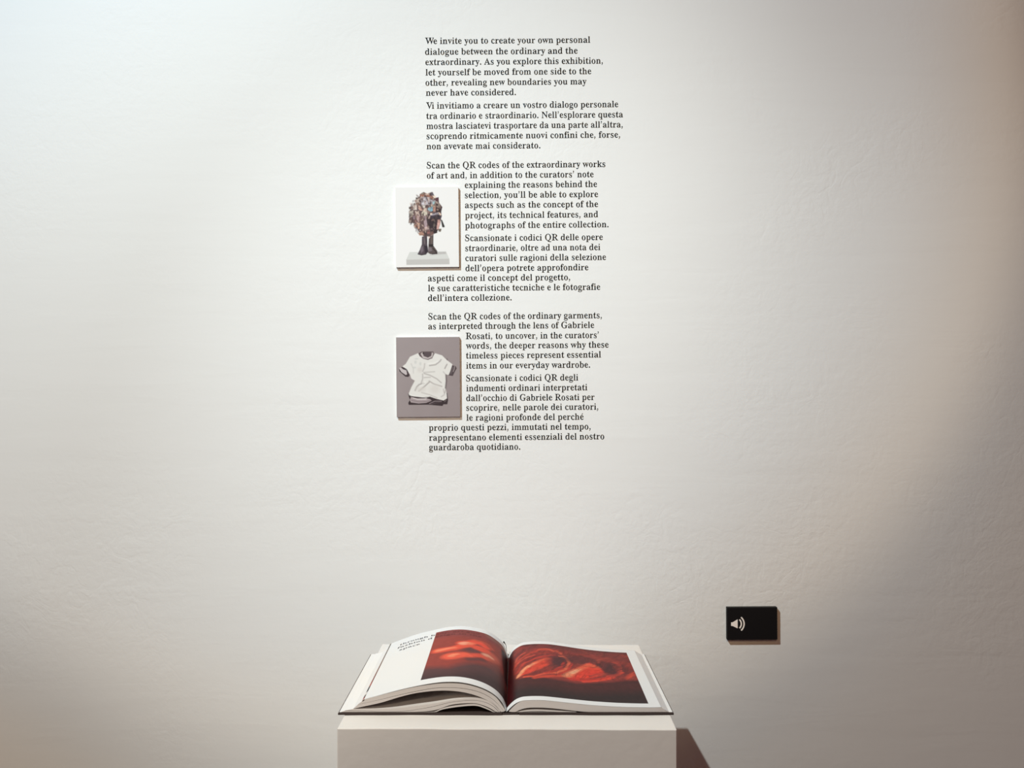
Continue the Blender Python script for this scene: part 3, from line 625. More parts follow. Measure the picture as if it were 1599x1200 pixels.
    tones = [(52, 38, 42), (70, 52, 54), (112, 84, 80), (176, 148, 138), (206, 182, 170), (140, 108, 98), (92, 74, 78), (60, 46, 50)]
    for _ in range(230):                    # small lumps all over the clay
        a, rr = rng.random() * 6.283, rng.random() ** .5
        x, y = 390 + 205 * rr * math.cos(a) - 12, 335 + 255 * rr * math.sin(a)
        c = tones[rng.integers(len(tones))]
        if x > 420 and y > 330:
            c = tuple(int(v * .6) for v in c)
        ell(img, p, (x, y), (rng.uniform(5, 13), rng.uniform(8, 24)), c, 0.9, rng.uniform(.35, .75), rng.uniform(-1, 1))
    n = vnoise(p, 17.0, 3) * .6 + vnoise(p, 8.0, 5) * .4
    dark = (img[:, 1] < lin((0, 196, 0))[1]) & (p[:, 1] < 660)
    img *= np.where(dark, 0.72 + 0.56 * n, 1.0)[:, None]
    return img * 0.80

def paint_shirt(p):
    u, v = p[:, 0] / 745, p[:, 1] / 935
    img = lin((158, 147, 148)) + (u[:, None] * 0.45 + v[:, None] * 0.2) * (lin((146, 133, 134)) - lin((158, 147, 148)))
    img += ((vnoise(p, 120.0, 9) - .5) * 0.012)[:, None]
    C = lambda pts: [(x * .6378 - 10, y * .6378 + 101) for x, y in pts]
    # dark layers beneath the shirt
    poly(img, p, C([(225, 880), (300, 900), (620, 940), (950, 870), (965, 1000), (950, 1080), (880, 1080), (860, 1110), (600, 1085), (240, 1085), (230, 1050), (260, 990)]), (58, 46, 50), 3)
    poly(img, p, C([(120, 385), (215, 420), (262, 545), (235, 572), (180, 565), (75, 470), (62, 420)]), (66, 54, 58), 3)
    poly(img, p, C([(64, 410), (100, 395), (140, 430), (200, 450), (215, 520), (190, 535), (110, 480)]), (196, 186, 188), 3)
    poly(img, p, C([(1040, 360), (1075, 370), (1110, 380), (1130, 420), (1090, 490), (1055, 560), (985, 550), (950, 540)]), (82, 70, 74), 3)
    stroke(img, p, C([(1090, 385), (1080, 440), (1062, 480)]), 7, (168, 156, 158), 3)
    stroke(img, p, C([(1060, 400), (1020, 520)]), 6, (120, 108, 112), 3)
    stroke(img, p, C([(950, 240), (960, 275)]), 7, (92, 80, 82), 4)
    # collar
    poly(img, p, C([(420, 140), (490, 105), (700, 105), (715, 160), (680, 220), (600, 258), (520, 240), (450, 190)]), (96, 82, 84), 3)
    poly(img, p, C([(465, 150), (500, 115), (520, 190), (600, 220), (660, 190), (675, 120), (700, 140), (680, 210), (600, 245), (510, 230)]), (192, 182, 182), 3)
    poly(img, p, C([(510, 125), (655, 120), (650, 180), (600, 205), (540, 190)]), (88, 76, 80), 4)
    ell(img, p, C([(515, 138)])[0], (9, 11), (50, 40, 42), .7)
    # white body
    poly(img, p, C([(420, 135), (445, 190), (510, 240), (600, 262), (680, 235), (715, 160), (735, 140), (860, 180), (940, 260), (1050, 345),
                    (1010, 470), (980, 540), (925, 535), (935, 560), (925, 790), (940, 900), (945, 970), (880, 1010), (760, 985), (620, 930), (560, 960), (400, 935),
                    (280, 930), (240, 880), (290, 760), (355, 640), (290, 600), (265, 520), (215, 420), (130, 375), (190, 330), (270, 200)]), (226, 223, 220), 3.5)
    for pts, w, c, a in (
        ([(630, 365), (740, 350), (820, 290), (840, 260)], 9, (150, 142, 142), .9),
        ([(600, 330), (700, 320), (780, 290)], 10, (238, 236, 234), .8),
        ([(540, 330), (530, 410), (500, 470)], 9, (176, 170, 168), .8),
        ([(520, 490), (720, 478)], 7, (176, 170, 168), .8),
        ([(530, 510), (640, 545), (760, 610), (840, 680)], 8, (164, 156, 154), .9),
        ([(525, 585), (640, 580)], 8, (172, 165, 163), .8),
        ([(500, 520), (500, 610), (470, 690)], 8, (160, 152, 152), .8),
        ([(620, 650), (700, 700), (850, 750)], 9, (166, 156, 155), .9),
        ([(620, 670), (530, 750), (430, 830)], 10, (156, 147, 146), .9),
        ([(520, 690), (430, 715), (390, 755), (360, 820)], 11, (158, 150, 149), .9),
        ([(550, 660), (470, 730), (400, 820)], 9, (240, 238, 236), .7),
        ([(480, 860), (620, 900), (760, 960)], 9, (188, 180, 177), .8),
        ([(880, 800), (900, 900), (840, 940)], 8, (178, 170, 168), .8),
        ([(910, 420), (935, 370), (950, 345)], 8, (128, 118, 120), .9),
        ([(880, 480), (925, 535)], 6, (170, 162, 162), .8),
        ([(290, 330), (330, 420), (330, 500)], 9, (196, 192, 190), .7),
        ([(250, 900), (400, 935), (560, 955), (620, 930)], 6, (240, 238, 236), .8),
        ([(930, 540), (935, 650), (920, 780)], 11, (84, 70, 74), .95),
        ([(925, 800), (905, 870)], 6, (120, 108, 110), .8),
        ([(160, 380), (220, 430), (260, 500)], 8, (238, 236, 234), .8),
    ):
        stroke(img, p, C(pts), w * 1.25, c, 7, a)
    for c, r in (((370, 300), (14, 18)), ((350, 400), (20, 10)), ((460, 330), (12, 20)), ((390, 240), (22, 9))):
        ell(img, p, C([c])[0], r, (196, 198, 196), 1.0, .6)
    for c, r in (((460, 800), (60, 30)), ((720, 800), (60, 50)), ((450, 440), (30, 30))):
        ell(img, p, C([c])[0], r, (214, 208, 204), 1.0, .7)
    # hem layers
    stroke(img, p, C([(250, 915), (330, 935), (500, 955), (620, 945), (760, 985), (880, 1015)]), 7, (72, 58, 62), 3)
    poly(img, p, C([(280, 940), (400, 965), (560, 965), (640, 985), (660, 1010), (560, 1050), (420, 1060), (280, 1040), (260, 1000)]), (166, 152, 155), 3)
    stroke(img, p, C([(310, 955), (400, 985), (560, 985)]), 6, (228, 222, 220), 3)
    stroke(img, p, C([(290, 1000), (420, 1030), (560, 1025), (650, 1000)]), 5, (110, 96, 100), 3)
    stroke(img, p, C([(620, 1065), (720, 1020), (840, 1020)]), 8, (140, 126, 130), 3)
    stroke(img, p, C([(640, 1080), (740, 1050), (850, 1035)]), 5, (96, 82, 86), 3)
    stroke(img, p, C([(900, 1030), (930, 1000)]), 9, (110, 98, 100), 4)
    return img * 0.82


# ------------------------------------------------------------------ mounted prints on the wall
def mounted_print(label, cx, cz, w, h, t, nx, ny, paint, size):
    root = thing('mounted_print', label, 'picture', (cx, WALL_Y, cz), None, (0, -TILT, 0))
    rounded_box('foam_board', w, t - 0.0006, h, 0.0006, M_foam, root, 2, (0, -(t - 0.0006) / 2, 0))
    xs = np.linspace(0, 1, nx)
    ys = np.linspace(0, 1, ny)
    X, Y = np.meshgrid(xs, ys)
    p = np.stack([X.ravel() * size[0], Y.ravel() * size[1]], 1)
    img = paint(p)
    verts = np.stack([(X.ravel() - .5) * w, np.full(nx * ny, -t), (.5 - Y.ravel()) * h], 1)
    i = np.arange(nx * ny).reshape(ny, nx)
    faces = np.stack([i[:-1, :-1], i[1:, :-1], i[1:, 1:], i[:-1, 1:]], -1).reshape(-1, 4)
    # the sheet has a folded-back rim so that it closes on the board
    rim = np.concatenate([i[0, :], i[1:, -1], i[-1, -2::-1], i[-2:0:-1, 0]])
    n0 = len(verts)
    back = verts[rim].copy()
    back[:, 1] = -t + 0.0006
    verts = np.vstack([verts, back])
    k = len(rim)
    side = [(rim[j], rim[(j + 1) % k], n0 + (j + 1) % k, n0 + j) for j in range(k)]
    img = np.vstack([img, img[rim]])
    mesh_obj('printed_sheet', verts, list(faces) + side, M_card, root, False, img)
    return root

mounted_print('small mounted picture of a lumpy two-legged sculpture on a white plinth',
              -0.1717, 1.8046, 0.1275, 0.1618, 0.0078, 200, 250, paint_sculpture, (805, 1005))
mounted_print('small mounted picture of a crumpled white T-shirt on mauve grey',
              -0.1698, 1.5012, 0.1283, 0.1615, 0.0072, 200, 250, paint_shirt, (745, 935))


# ------------------------------------------------------------------ audio plaque (speaker pictogram)
def build_plaque():
    w, h, t = 0.1019, 0.0660, 0.0105
    root = thing('audio_plaque', 'small black plaque with a white speaker icon low on the wall', 'plaque', (0.4853, WALL_Y, 1.0026), None, (0, -math.radians(0.35), 0))
    rounded_box('plate', w, t, h, 0.0012, M_black, root, 3, (0, -t / 2, 0))
    # pictogram drawn in millimetres from the plate's left edge and top
    def P(x, y):
        return ((x - 290) * 0.1019 / 908 - w / 2, h / 2 - (y - 216) * 0.0660 / 585)
    cone = [P(*q) for q in ((362, 484), (390, 481), (480, 428), (480, 590), (390, 547), (362, 544))]
    def arc(cx, cy, r, a0, a1, th, n=14):
        out = [P(cx + (r + th / 2) * math.cos(a), cy + (r + th / 2) * math.sin(a)) for a in np.linspace(a0, a1, n)]
        out += [P(cx + (r - th / 2) * math.cos(a), cy + (r - th / 2) * math.sin(a)) for a in np.linspace(a1, a0, n)]
        return out
    shapes = [cone, arc(440, 510, 106, -0.82, 0.82, 24), arc(440, 510, 156, -0.86, 0.86, 24)]
    me = fill_contours(shapes, 0.0003)
    me.materials.clear()
    me.materials.append(M_icon)
    o = bpy.data.objects.new('speaker_icon', me)
    o['label'] = 'white speaker pictogram with two sound waves'
    COL.objects.link(o)
    o.parent = root
    o.location = (0, -t - 0.0001, 0)
    o.rotation_euler = (math.pi / 2, 0, 0)
build_plaque()

# ------------------------------------------------------------------ the open book
PED_Z = 1.0004
book = thing('open_book', 'large open hardback book with red photographs on both pages, lying on the pedestal', 'book', (-0.008, 1.49, PED_Z))
BO = Vector(book.location)
Y0, Y1 = 1.348, 1.632           # front and rear edges of the leaves
def smooth_curve(pts, n):
    """even-arc-length resampling of a Catmull-Rom curve through pts"""
    P = np.array(pts, float)
    P = np.vstack([2 * P[0] - P[1], P, 2 * P[-1] - P[-2]])
    out = []
    for i in range(1, len(P) - 2):
        a, b, c, d = P[i - 1:i + 3]
        t0, t1 = 0.0, np.linalg.norm(b - a) ** .5
        t2 = t1 + np.linalg.norm(c - b) ** .5
        t3 = t2 + np.linalg.norm(d - c) ** .5
        for t in np.linspace(t1, t2, 16, endpoint=(i == len(P) - 3)):
            A1 = (t1 - t) / (t1 - t0) * a + (t - t0) / (t1 - t0) * b
            A2 = (t2 - t) / (t2 - t1) * b + (t - t1) / (t2 - t1) * c
            A3 = (t3 - t) / (t3 - t2) * c + (t - t2) / (t3 - t2) * d
            B1 = (t2 - t) / (t2 - t0) * A1 + (t - t0) / (t2 - t0) * A2
            B2 = (t3 - t) / (t3 - t1) * A2 + (t - t1) / (t3 - t1) * A3
            out.append((t2 - t) / (t2 - t1) * B1 + (t - t1) / (t2 - t1) * B2)
    out = np.array(out)
    s = np.concatenate([[0], np.cumsum(np.linalg.norm(np.diff(out, axis=0), axis=1))])
    q = np.linspace(0, s[-1], n)
    return np.stack([np.interp(q, s, out[:, k]) for k in range(2)], 1)
PAGES = {
    'lpF': [(-0.21775, 0.02274), (-0.19796, 0.02793), (-0.1791, 0.03311), (-0.14611, 0.04112), (-0.11312, 0.04697), (-0.09427, 0.04848), (-0.07541, 0.04772), (-0.05656, 0.04395), (-0.03771, 0.03688), (-0.02357, 0.02793), (-0.01414, 0.01756), (-0.01037, 0.01002), (-0.00848, 0.00436)],
    'lpR': [(-0.21456, 0.02456), (-0.19401, 0.03221), (-0.17119, 0.0402), (-0.13467, 0.04933), (-0.11184, 0.05378), (-0.08902, 0.05526), (-0.06619, 0.05264), (-0.04371, 0.0467), (-0.02967, 0.03814), (-0.01712, 0.02673), (-0.01141, 0.01532), (-0.00685, 0.00197)],
    'rpF': [(-0.00773, 0.00464), (-0.00236, 0.01049), (0.00594, 0.01709), (0.01414, 0.02038), (0.02244, 0.02133), (0.03488, 0.0217), (0.04713, 0.02133), (0.06372, 0.01972), (0.08013, 0.01793), (0.10652, 0.0152), (0.11783, 0.01416), (0.16025, 0.01162), (0.20267, 0.01077), (0.21964, 0.01115)],
    'rpR': [(-0.00571, 0.00197), (0.00068, 0.01395), (0.00867, 0.02102), (0.01769, 0.0257), (0.03081, 0.02776), (0.04873, 0.02844), (0.06505, 0.02787), (0.09073, 0.02445), (0.12554, 0.01908), (0.15521, 0.01566), (0.18146, 0.01361), (0.21855, 0.01189)],
}
BLOCKS = {
    'L': ([(-0.21775, 0.02236), (-0.1791, 0.03226), (-0.14611, 0.0399), (-0.11312, 0.04471), (-0.09427, 0.04574), (-0.07541, 0.04489), (-0.05656, 0.04112), (-0.03771, 0.03405), (-0.02357, 0.0251), (-0.01603, 0.01567), (-0.0099, 0.00624)],
        [(-0.22718, 0.01473), (-0.18853, 0.02368), (-0.15083, 0.03264), (-0.11312, 0.03943), (-0.09427, 0.04018), (-0.07541, 0.03924), (-0.05656, 0.03594), (-0.04242, 0.03123), (-0.03017, 0.02416), (-0.01885, 0.01379), (-0.01178, 0.00436)]),
    'L2': ([(-0.22718, 0.01445), (-0.18853, 0.02321), (-0.15083, 0.03198), (-0.11312, 0.03867), (-0.09427, 0.03952), (-0.07541, 0.03848), (-0.05656, 0.03518), (-0.04242, 0.03047), (-0.03017, 0.02359), (-0.01885, 0.01331), (-0.01207, 0.00436)],
        [(-0.23378, 0.0086), (-0.21681, 0.01237), (-0.19324, 0.01756), (-0.16497, 0.02604), (-0.1414, 0.0317), (-0.11321, 0.035), (-0.09427, 0.03537), (-0.07541, 0.03358), (-0.05656, 0.02934), (-0.03771, 0.0218), (-0.02639, 0.01473), (-0.01932, 0.00719), (-0.01555, 0.00247)]),
    'L3': ([(-0.23378, 0.00832), (-0.19796, 0.00813), (-0.16968, 0.00954), (-0.1414, 0.01284), (-0.11321, 0.01661), (-0.08484, 0.0218), (-0.06127, 0.02397), (-0.04713, 0.02368), (-0.03299, 0.01944), (-0.02357, 0.01284), (-0.01838, 0.00624), (-0.01744, 0.00247)],
        [(-0.24603, 0.00624), (-0.21681, 0.00549), (-0.18853, 0.00436), (-0.16025, 0.0053), (-0.13197, 0.00907), (-0.11321, 0.01284), (-0.08955, 0.0185), (-0.06127, 0.02133), (-0.04713, 0.02038), (-0.03299, 0.01567), (-0.02451, 0.01002), (-0.02027, 0.0053), (-0.01885, 0.00229)]),
    'L4': ([(-0.24603, 0.00577), (-0.21681, 0.00502), (-0.18853, 0.00389), (-0.16025, 0.00483), (-0.13197, 0.00851), (-0.11321, 0.01218), (-0.08955, 0.01793), (-0.06127, 0.02067), (-0.04713, 0.01982), (-0.03299, 0.01511), (-0.02498, 0.00954), (-0.02074, 0.00511), (-0.01932, 0.00229)],
        [(-0.25169, 0.00295), (-0.21681, 0.00059), (-0.18853, 0.00059), (-0.16968, 0.00153), (-0.1414, 0.00389), (-0.11321, 0.00672), (-0.08955, 0.01445), (-0.06599, 0.0168), (-0.05185, 0.01633), (-0.03771, 0.0119), (-0.02828, 0.00719), (-0.02357, 0.00389), (-0.02168, 0.00229)]),
    'L5': ([(-0.15554, 0.00097), (-0.1414, 0.00247), (-0.11321, 0.00436), (-0.10369, 0.00907), (-0.07541, 0.01397), (-0.05185, 0.01511), (-0.03959, 0.01096), (-0.03017, 0.00624), (-0.02451, 0.00247)],
        [(-0.15554, 0.00082), (-0.1414, 0.00181), (-0.11321, 0.00342), (-0.10369, 0.00719), (-0.07541, 0.0119), (-0.05185, 0.01284), (-0.03959, 0.00907), (-0.03111, 0.0053), (-0.02545, 0.00219)]),
    'R1': ([(-0.00471, 0.00445), (-0.00019, 0.00926), (0.00716, 0.01586), (0.01414, 0.01972), (0.02244, 0.02067), (0.03488, 0.02104), (0.04713, 0.02067), (0.06372, 0.01906), (0.08013, 0.01727), (0.10652, 0.01454), (0.11783, 0.0135), (0.16025, 0.01096), (0.20267, 0.01011), (0.21964, 0.01058)],
        [(0.00054, 0.00014), (0.00508, 0.00385), (0.01416, 0.00798), (0.02407, 0.01004), (0.03893, 0.01045), (0.05544, 0.00963), (0.07195, 0.00798), (0.09671, 0.00509), (0.11314, 0.00385), (0.1497, 0.00316), (0.18153, 0.0021), (0.2312, 0.00369)]),
    'R2': ([(0.00343, 0.00096), (0.00839, 0.00385), (0.01829, 0.00591), (0.0348, 0.00699), (0.05544, 0.00616), (0.0802, 0.00468), (0.11314, 0.00286), (0.1497, 0.00231), (0.18153, 0.00157), (0.22982, 0.00263)],
        [(0.00508, 0.00055), (0.01004, 0.0027), (0.01829, 0.00426), (0.0348, 0.00509), (0.05544, 0.00451), (0.0802, 0.00319), (0.11314, 0.0017), (0.1497, 0.00147), (0.18153, 0.00093), (0.22982, 0.002)]),
    'R3': ([(0.00591, 0.00038), (0.01086, 0.00203), (0.01829, 0.00336), (0.0348, 0.00402), (0.05544, 0.00352), (0.0802, 0.00245), (0.11314, 0.00121), (0.1497, 0.00104), (0.18153, 0.00062), (0.23088, 0.00178)],
        [(0.00756, -0.00028), (0.01416, 0.00071), (0.0348, 0.00203), (0.05544, 0.0017), (0.0802, 0.00088), (0.11314, 5e-05), (0.1497, 0.00019), (0.18153, -0.00013), (0.23088, 0.00104)]),
}
def loft_rows(front, rear, n, ts):
    f = smooth_curve(front, n)
    r = smooth_curve(rear, n)
    rows = []
    for t in ts:
        c = f * (1 - t) + r * t
        y = Y0 + (Y1 - Y0) * t
        rows.append(np.stack([c[:, 0] - BO.x, np.full(n, y - BO.y), np.maximum(c[:, 1], 0.0038) + 1.0 - BO.z], 1))
    return np.array(rows)

def slab(name, top_f, bot_f, top_r, bot_r, mat, side, n=70, m=14, label=None):
    """a sheaf of leaves between an upper and a lower curve, closed all round"""
    ts = np.linspace(0, 1, m)
    T = loft_rows(top_f, top_r, n, ts)
    B = loft_rows(bot_f, bot_r, n, ts)
    B[..., 2] = np.minimum(B[..., 2], T[..., 2] - 0.0001)
    k = m * n
    verts = np.vstack([T.reshape(-1, 3), B.reshape(-1, 3)])
    i = np.arange(k).reshape(m, n)
    faces = []
    faces += list(np.stack([i[:-1, :-1], i[:-1, 1:], i[1:, 1:], i[1:, :-1]], -1).reshape(-1, 4))
    faces += list(np.stack([i[:-1, :-1], i[1:, :-1], i[1:, 1:], i[:-1, 1:]], -1).reshape(-1, 4) + k)
    # own vertices for each cut side keep the corners crisp
    n_flat = len(faces)
    outer = 0 if T[0, 0, 0] < T[0, -1, 0] and side == 'L' else 3 if side == 'L' else 1
    slots = [0] * n_flat
    for w, run in enumerate((i[:, 0][::-1], i[:, -1], i[0, :], i[-1, ::-1])):
        n0, q = len(verts), len(run)
        verts = np.vstack([verts, verts[run], verts[run + k]])
        faces += [(n0 + j, n0 + q + j, n0 + q + j + 1, n0 + j + 1) for j in range(q - 1)]
        slots += [1 if w == outer else 0] * (q - 1)
    o = mesh_obj(name, verts, faces, mat, book, True)
    o.data.materials.append(M_paper)         # the fanned fore-edge shows the white leaf margins
    o.data.polygons.foreach_set('material_index', slots)
    if label:
        o['label'] = label
    return o

def warp_rear(pts, side):
    """carry a lower sheaf to the far edge the way the leaf above it goes"""
    f = sorted(PAGES[side + 'F'])
    r = sorted(PAGES[side + 'R'])
    fx, fz = zip(*f)
    rx, rz = zip(*r)
    out = []
    for x, z in pts:
        x0 = x
        if side == 'lp':
            x += 0.0034 * min(max((-0.17 - x) / 0.045, 0), 1)
        if side == 'rp':
            x += 0.0034 * math.exp(-max(x + 0.008, 0) / 0.03)
        a = np.interp(x0, fx, fz)
        b = np.interp(x, rx, rz)
        s = min(max(b / max(a, 1e-4), 0.9), 1.35)
        out.append((x, z * s - 0.0004))
    return out

# cover boards and spine
def prism(name, quad, z0, z1, mat, label=None):
    bm = bmesh.new()
    lo = [bm.verts.new((x - BO.x, y - BO.y, z0 - BO.z)) for x, y in quad]
    hi = [bm.verts.new((x - BO.x, y - BO.y, z1 - BO.z)) for x, y in quad]
    bm.faces.new(lo[::-1])
    bm.faces.new(hi)
    for j in range(4):
        bm.faces.new((lo[j], lo[(j + 1) % 4], hi[(j + 1) % 4], hi[j]))
    bmesh.ops.bevel(bm, geom=bm.edges[:], offset=min(0.0007, (z1 - z0) * 0.3), segments=2, profile=0.5, affect='EDGES')
    me = bpy.data.meshes.new(name)
    bm.to_mesh(me)
    bm.free()
    me.materials.append(mat)
    o = bpy.data.objects.new(name, me)
    COL.objects.link(o)
    o.parent = book
    if label:
        o['label'] = label
    return o
prism('cover_board', [(-0.2558, 1.345), (-0.0145, 1.345), (-0.0135, 1.6395), (-0.2531, 1.6385)], PED_Z, PED_Z + 0.0028, M_cover, 'dark left cover board')
prism('cover_board', [(0.0100, 1.345), (0.2378, 1.345), (0.2377, 1.6385), (0.0100, 1.6395)], PED_Z, PED_Z + 0.0028, M_cover, 'dark right cover board')
prism('spine', [(-0.0140, 1.346), (0.0095, 1.346), (0.0095, 1.639), (-0.0130, 1.639)], PED_Z + 0.0002, PED_Z + 0.0022, M_cover)

prism('endpaper', [(-0.2542, 1.3487), (-0.1500, 1.3487), (-0.1500, 1.6383), (-0.2516, 1.6373)], PED_Z + 0.0028, PED_Z + 0.0033, M_paper)
prism('endpaper', [(0.0900, 1.3487), (0.2364, 1.3487), (0.2363, 1.6373), (0.0900, 1.6383)], PED_Z + 0.0028, PED_Z + 0.0033, M_paper)

for key, (tf, bf) in BLOCKS.items():
    side = 'lp' if key[0] == 'L' else 'rp'
    tr, br = warp_rear(tf, side), warp_rear(bf, side)
    slab('page_block', tf, bf, tr, br, M_edge, key[0])

# the two facing leaves, each with its printed picture
def facing_leaf(side, paint, n, m, label):
    F, R = PAGES[side + 'F'], PAGES[side + 'R']
    ts = np.linspace(0, 1, m)
    T = loft_rows(F, R, n, ts)
    if side == 'lp':
        T = T[:, ::-1]
    seg = np.linalg.norm(np.diff(T[0], axis=0), axis=1).sum() * 1000
    s = np.tile(np.linspace(0, seg, n)[None], (m, 1))
    t = np.tile((ts * (Y1 - Y0) * 1000)[:, None], (1, n))
    img = paint(np.stack([s.ravel(), t.ravel()], 1))
    nrm = np.cross(np.gradient(T, axis=1), np.gradient(T, axis=0))
    nrm /= np.linalg.norm(nrm, axis=2, keepdims=True)
    nrm *= np.sign(nrm[..., 2:3])
    B = T - nrm * 0.00035
    k = n * m
    verts = np.vstack([T.reshape(-1, 3), B.reshape(-1, 3)])
    i = np.arange(k).reshape(m, n)
    a = np.stack([i[:-1, :-1], i[:-1, 1:], i[1:, 1:], i[1:, :-1]], -1).reshape(-1, 4)
    rim = np.concatenate([i[0, :], i[1:, -1], i[-1, -2::-1], i[-2:0:-1, 0]])
    q = len(rim)
    sides = [(rim[j], rim[j] + k, rim[(j + 1) % q] + k, rim[(j + 1) % q]) for j in range(q)]
    if side == 'lp':
        a = a[:, ::-1]
    white = np.tile(lin(PAPER), (k, 1))
    o = mesh_obj('open_page', verts, list(a) + list(a[:, ::-1] + k) + sides, M_print, book, True, np.vstack([img, white]))
    o['label'] = label
    return o, T, s, t

PAPER = (216, 219, 223)
def paint_right(p):
    img = np.tile(lin(PAPER), (len(p), 1))
    q = p + 1.6 * np.stack([vnoise(p, 9.0, 11) - .5, vnoise(p, 7.0, 12) - .5], 1)
    pic = np.tile(lin((142, 50, 44)), (len(p), 1))
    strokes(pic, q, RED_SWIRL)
    # fine wrinkles running along the folds of the photographed shape
    d = np.array([0.52, 0.854])
    w = p + 7.0 * np.stack([vnoise(p, 26.0, 41) - .5, vnoise(p, 22.0, 42) - .5], 1) * 2
    along, across = w @ d, w @ np.array([-d[1], d[0]])
    up = np.clip((p[:, 1] - 104 - 8 * np.sin(p[:, 0] / 26)) / 14, 0, 1)
    for sc, lo, k, sd in ((4.2, .20, .34, 51), (2.6, .22, .22, 52)):
        r = np.abs(2 * vnoise(np.stack([along / 34 * sc, across], 1), sc, sd) - 1)
        pic *= (1 - up * k * np.clip(1 - r / lo, 0, 1))[:, None]
    r = np.abs(2 * vnoise(np.stack([along / 40 * 3, across + 40], 1), 3.0, 53) - 1)
    pic += (up * 0.10 * np.clip(1 - r / .16, 0, 1))[:, None] * lin((235, 120, 84)) * np.clip(pic[:, :1] * 3, 0, 1)
    pic *= (0.86 + 0.28 * vnoise(p * (1, 0.6), 4.0, 21))[:, None]
    pic *= INK_GAIN
    m = (p[:, 0] < RIGHT_PIC[1]) & (p[:, 1] > RIGHT_PIC[2]) & (p[:, 1] < RIGHT_PIC[3])
    img[m] = pic[m]
    return img
def paint_left(p):
    img = np.tile(lin(PAPER), (len(p), 1))
    pic = np.tile(lin((148, 58, 48)), (len(p), 1))
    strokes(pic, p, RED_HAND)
    pic *= (0.93 + 0.14 * vnoise(p, 6.0, 31))[:, None]
    pic *= INK_GAIN * 1.05
    m = (p[:, 0] < LEFT_PIC[1]) & (p[:, 1] > LEFT_PIC[2]) & (p[:, 1] < LEFT_PIC[3])
    img[m] = pic[m]
    return img
INK_GAIN = 0.80
RIGHT_PIC = (0.0, 217.0, 16.0, 268.0)
LEFT_PIC = (0.0, 147.0, 22.0, 264.0)
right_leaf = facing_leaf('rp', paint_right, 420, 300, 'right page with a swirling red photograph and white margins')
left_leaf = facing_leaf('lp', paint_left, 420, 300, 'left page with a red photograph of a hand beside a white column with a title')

# title letters printed on the left page, some of them running over the photograph
def page_text(s_txt, s_left, t_base, em, stretch, mat):
    o, T, s, t = left_leaf
    cs, lo, hi = text_curve(s_txt)
    me = fill_contours([[((x - lo) * em * stretch / 1000, y * em / 1000) for x, y in c] for c in cs], 0.0)
    bm = bmesh.new()
    bm.from_mesh(me)
    smax = s[0, -1]
    m, n = s.shape
    for v in bm.verts:
        ss = s_left - v.co.x
        tt = t_base + v.co.y
        fi = min(max(ss / smax * (n - 1), 0), n - 1.001)
        fj = min(max(tt / t[-1, 0] * (m - 1), 0), m - 1.001)
        i, j = int(fi), int(fj)
        a, b = fi - i, fj - j
        q = (T[j, i] * (1 - a) + T[j, i + 1] * a) * (1 - b) + (T[j + 1, i] * (1 - a) + T[j + 1, i + 1] * a) * b
        v.co = Vector(q) + Vector((0, 0, 0.0002))
    bm.to_mesh(me)
    bm.free()
    me.materials.clear()
    me.materials.append(mat)
    ob = bpy.data.objects.new('title_line', me)
    COL.objects.link(ob)
    ob.parent = book
page_text('through b', 210.0, 246.0, 13.5, 1.1, M_ink)
page_text('ody, art and', 147.0, 247.5, 13.5, 1.1, M_ink_red)
page_text('fashion d', 212.0, 229.5, 13.5, 1.15, M_ink)
page_text('esign in the', 146.0, 234.0, 13.5, 1.2, M_ink_red)
page_text('space', 206.0, 212.0, 13.5, 1.15, M_ink)

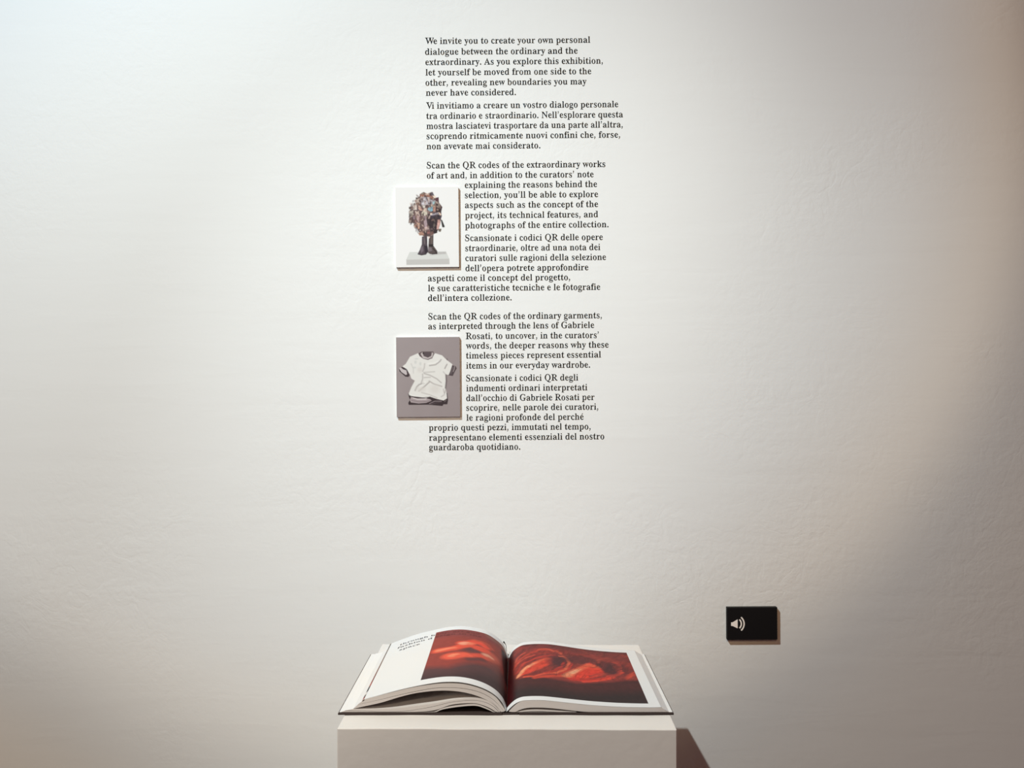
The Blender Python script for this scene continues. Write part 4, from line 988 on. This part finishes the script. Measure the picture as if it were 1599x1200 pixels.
# coloured bleed of the printed sheets along the left fore-edge
def bleed_strip():
    f = BLOCKS['L'][0][0], BLOCKS['L'][1][0]
    (x0, z0), (x1, z1) = f
    r0 = PAGES['lpR'][0]
    ts = np.linspace(0, 1, 120)
    verts, cols = [], []
    bands = [(0.0, (206, 190, 186)), (0.02, (150, 70, 66)), (0.06, (60, 60, 66)), (0.10, (226, 222, 220)), (0.135, (52, 54, 60)), (0.20, (62, 60, 62)),
             (0.23, (168, 84, 76)), (0.30, (120, 58, 54)), (0.45, (122, 84, 76)), (0.7, (118, 104, 98)), (1.0, (104, 100, 98))]
    bt, bc = zip(*bands)
    bc = np.array([lin(c) for c in bc])
    for t in ts:
        y = Y0 + (Y1 - Y0) * t - BO.y
        ax, az = x0 * (1 - t) + r0[0] * t, z0 * (1 - t) + (r0[1] - 0.0002) * t
        w = 0.0034 * (1 - 0.2 * t)
        for dx, dz in ((0.0010, -0.0010), (-0.0002, 0.0003), (-w * 0.75 - 0.0005, -w * 0.66 + 0.0005), (-w * 0.6, -w * 0.66 - 0.0008)):
            verts.append((ax + dx - BO.x, y, az + dz + 1 - BO.z))
            cols.append([np.interp(t, bt, bc[:, c]) for c in range(3)])
    faces = []
    for j in range(len(ts) - 1):
        for k in range(4):
            faces.append((4 * j + k, 4 * j + (k + 1) % 4, 4 * j + 4 + (k + 1) % 4, 4 * j + 4 + k))
    faces += [(3, 2, 1, 0), tuple(4 * (len(ts) - 1) + k for k in range(4))]
    o = mesh_obj('printed_fore_edge', verts, faces, M_print, book, False, np.array(cols))
    o['label'] = 'coloured ink bleed along the left fore-edge'
bleed_strip()

def tube(name, pts, radii, mat, parent, n=10):
    verts, faces = [], []
    P = [Vector(p) for p in pts]
    for a, (p, r) in enumerate(zip(P, radii)):
        d = (P[min(a + 1, len(P) - 1)] - P[max(a - 1, 0)]).normalized()
        u = d.cross(Vector((0, 1, 0.2))).normalized()
        v = d.cross(u)
        verts += [p + (u * math.cos(t) + v * math.sin(t)) * r for t in [2 * math.pi * j / n for j in range(n)]]
    for a in range(len(P) - 1):
        faces += [(a * n + j, a * n + (j + 1) % n, (a + 1) * n + (j + 1) % n, (a + 1) * n + j) for j in range(n)]
    faces += [tuple(range(n))[::-1], tuple(range((len(P) - 1) * n, len(P) * n))]
    return mesh_obj(name, verts, faces, mat, parent, True)
rb = tube('ribbon', [(x - BO.x, y - BO.y, z + 1 - BO.z) for x, y, z in
     ((-0.0095, 1.641, 0.0015), (-0.0098, 1.643, 0.010), (-0.0108, 1.645, 0.017), (-0.0128, 1.646, 0.0205), (-0.0142, 1.646, 0.0220), (-0.0150, 1.646, 0.0232), (-0.0156, 1.646, 0.0240))],
     (0.0004, 0.0004, 0.0005, 0.0007, 0.0014, 0.0014, 0.0004), M_wire, book)
rb['label'] = 'tiny dark ribbon end behind the gutter'
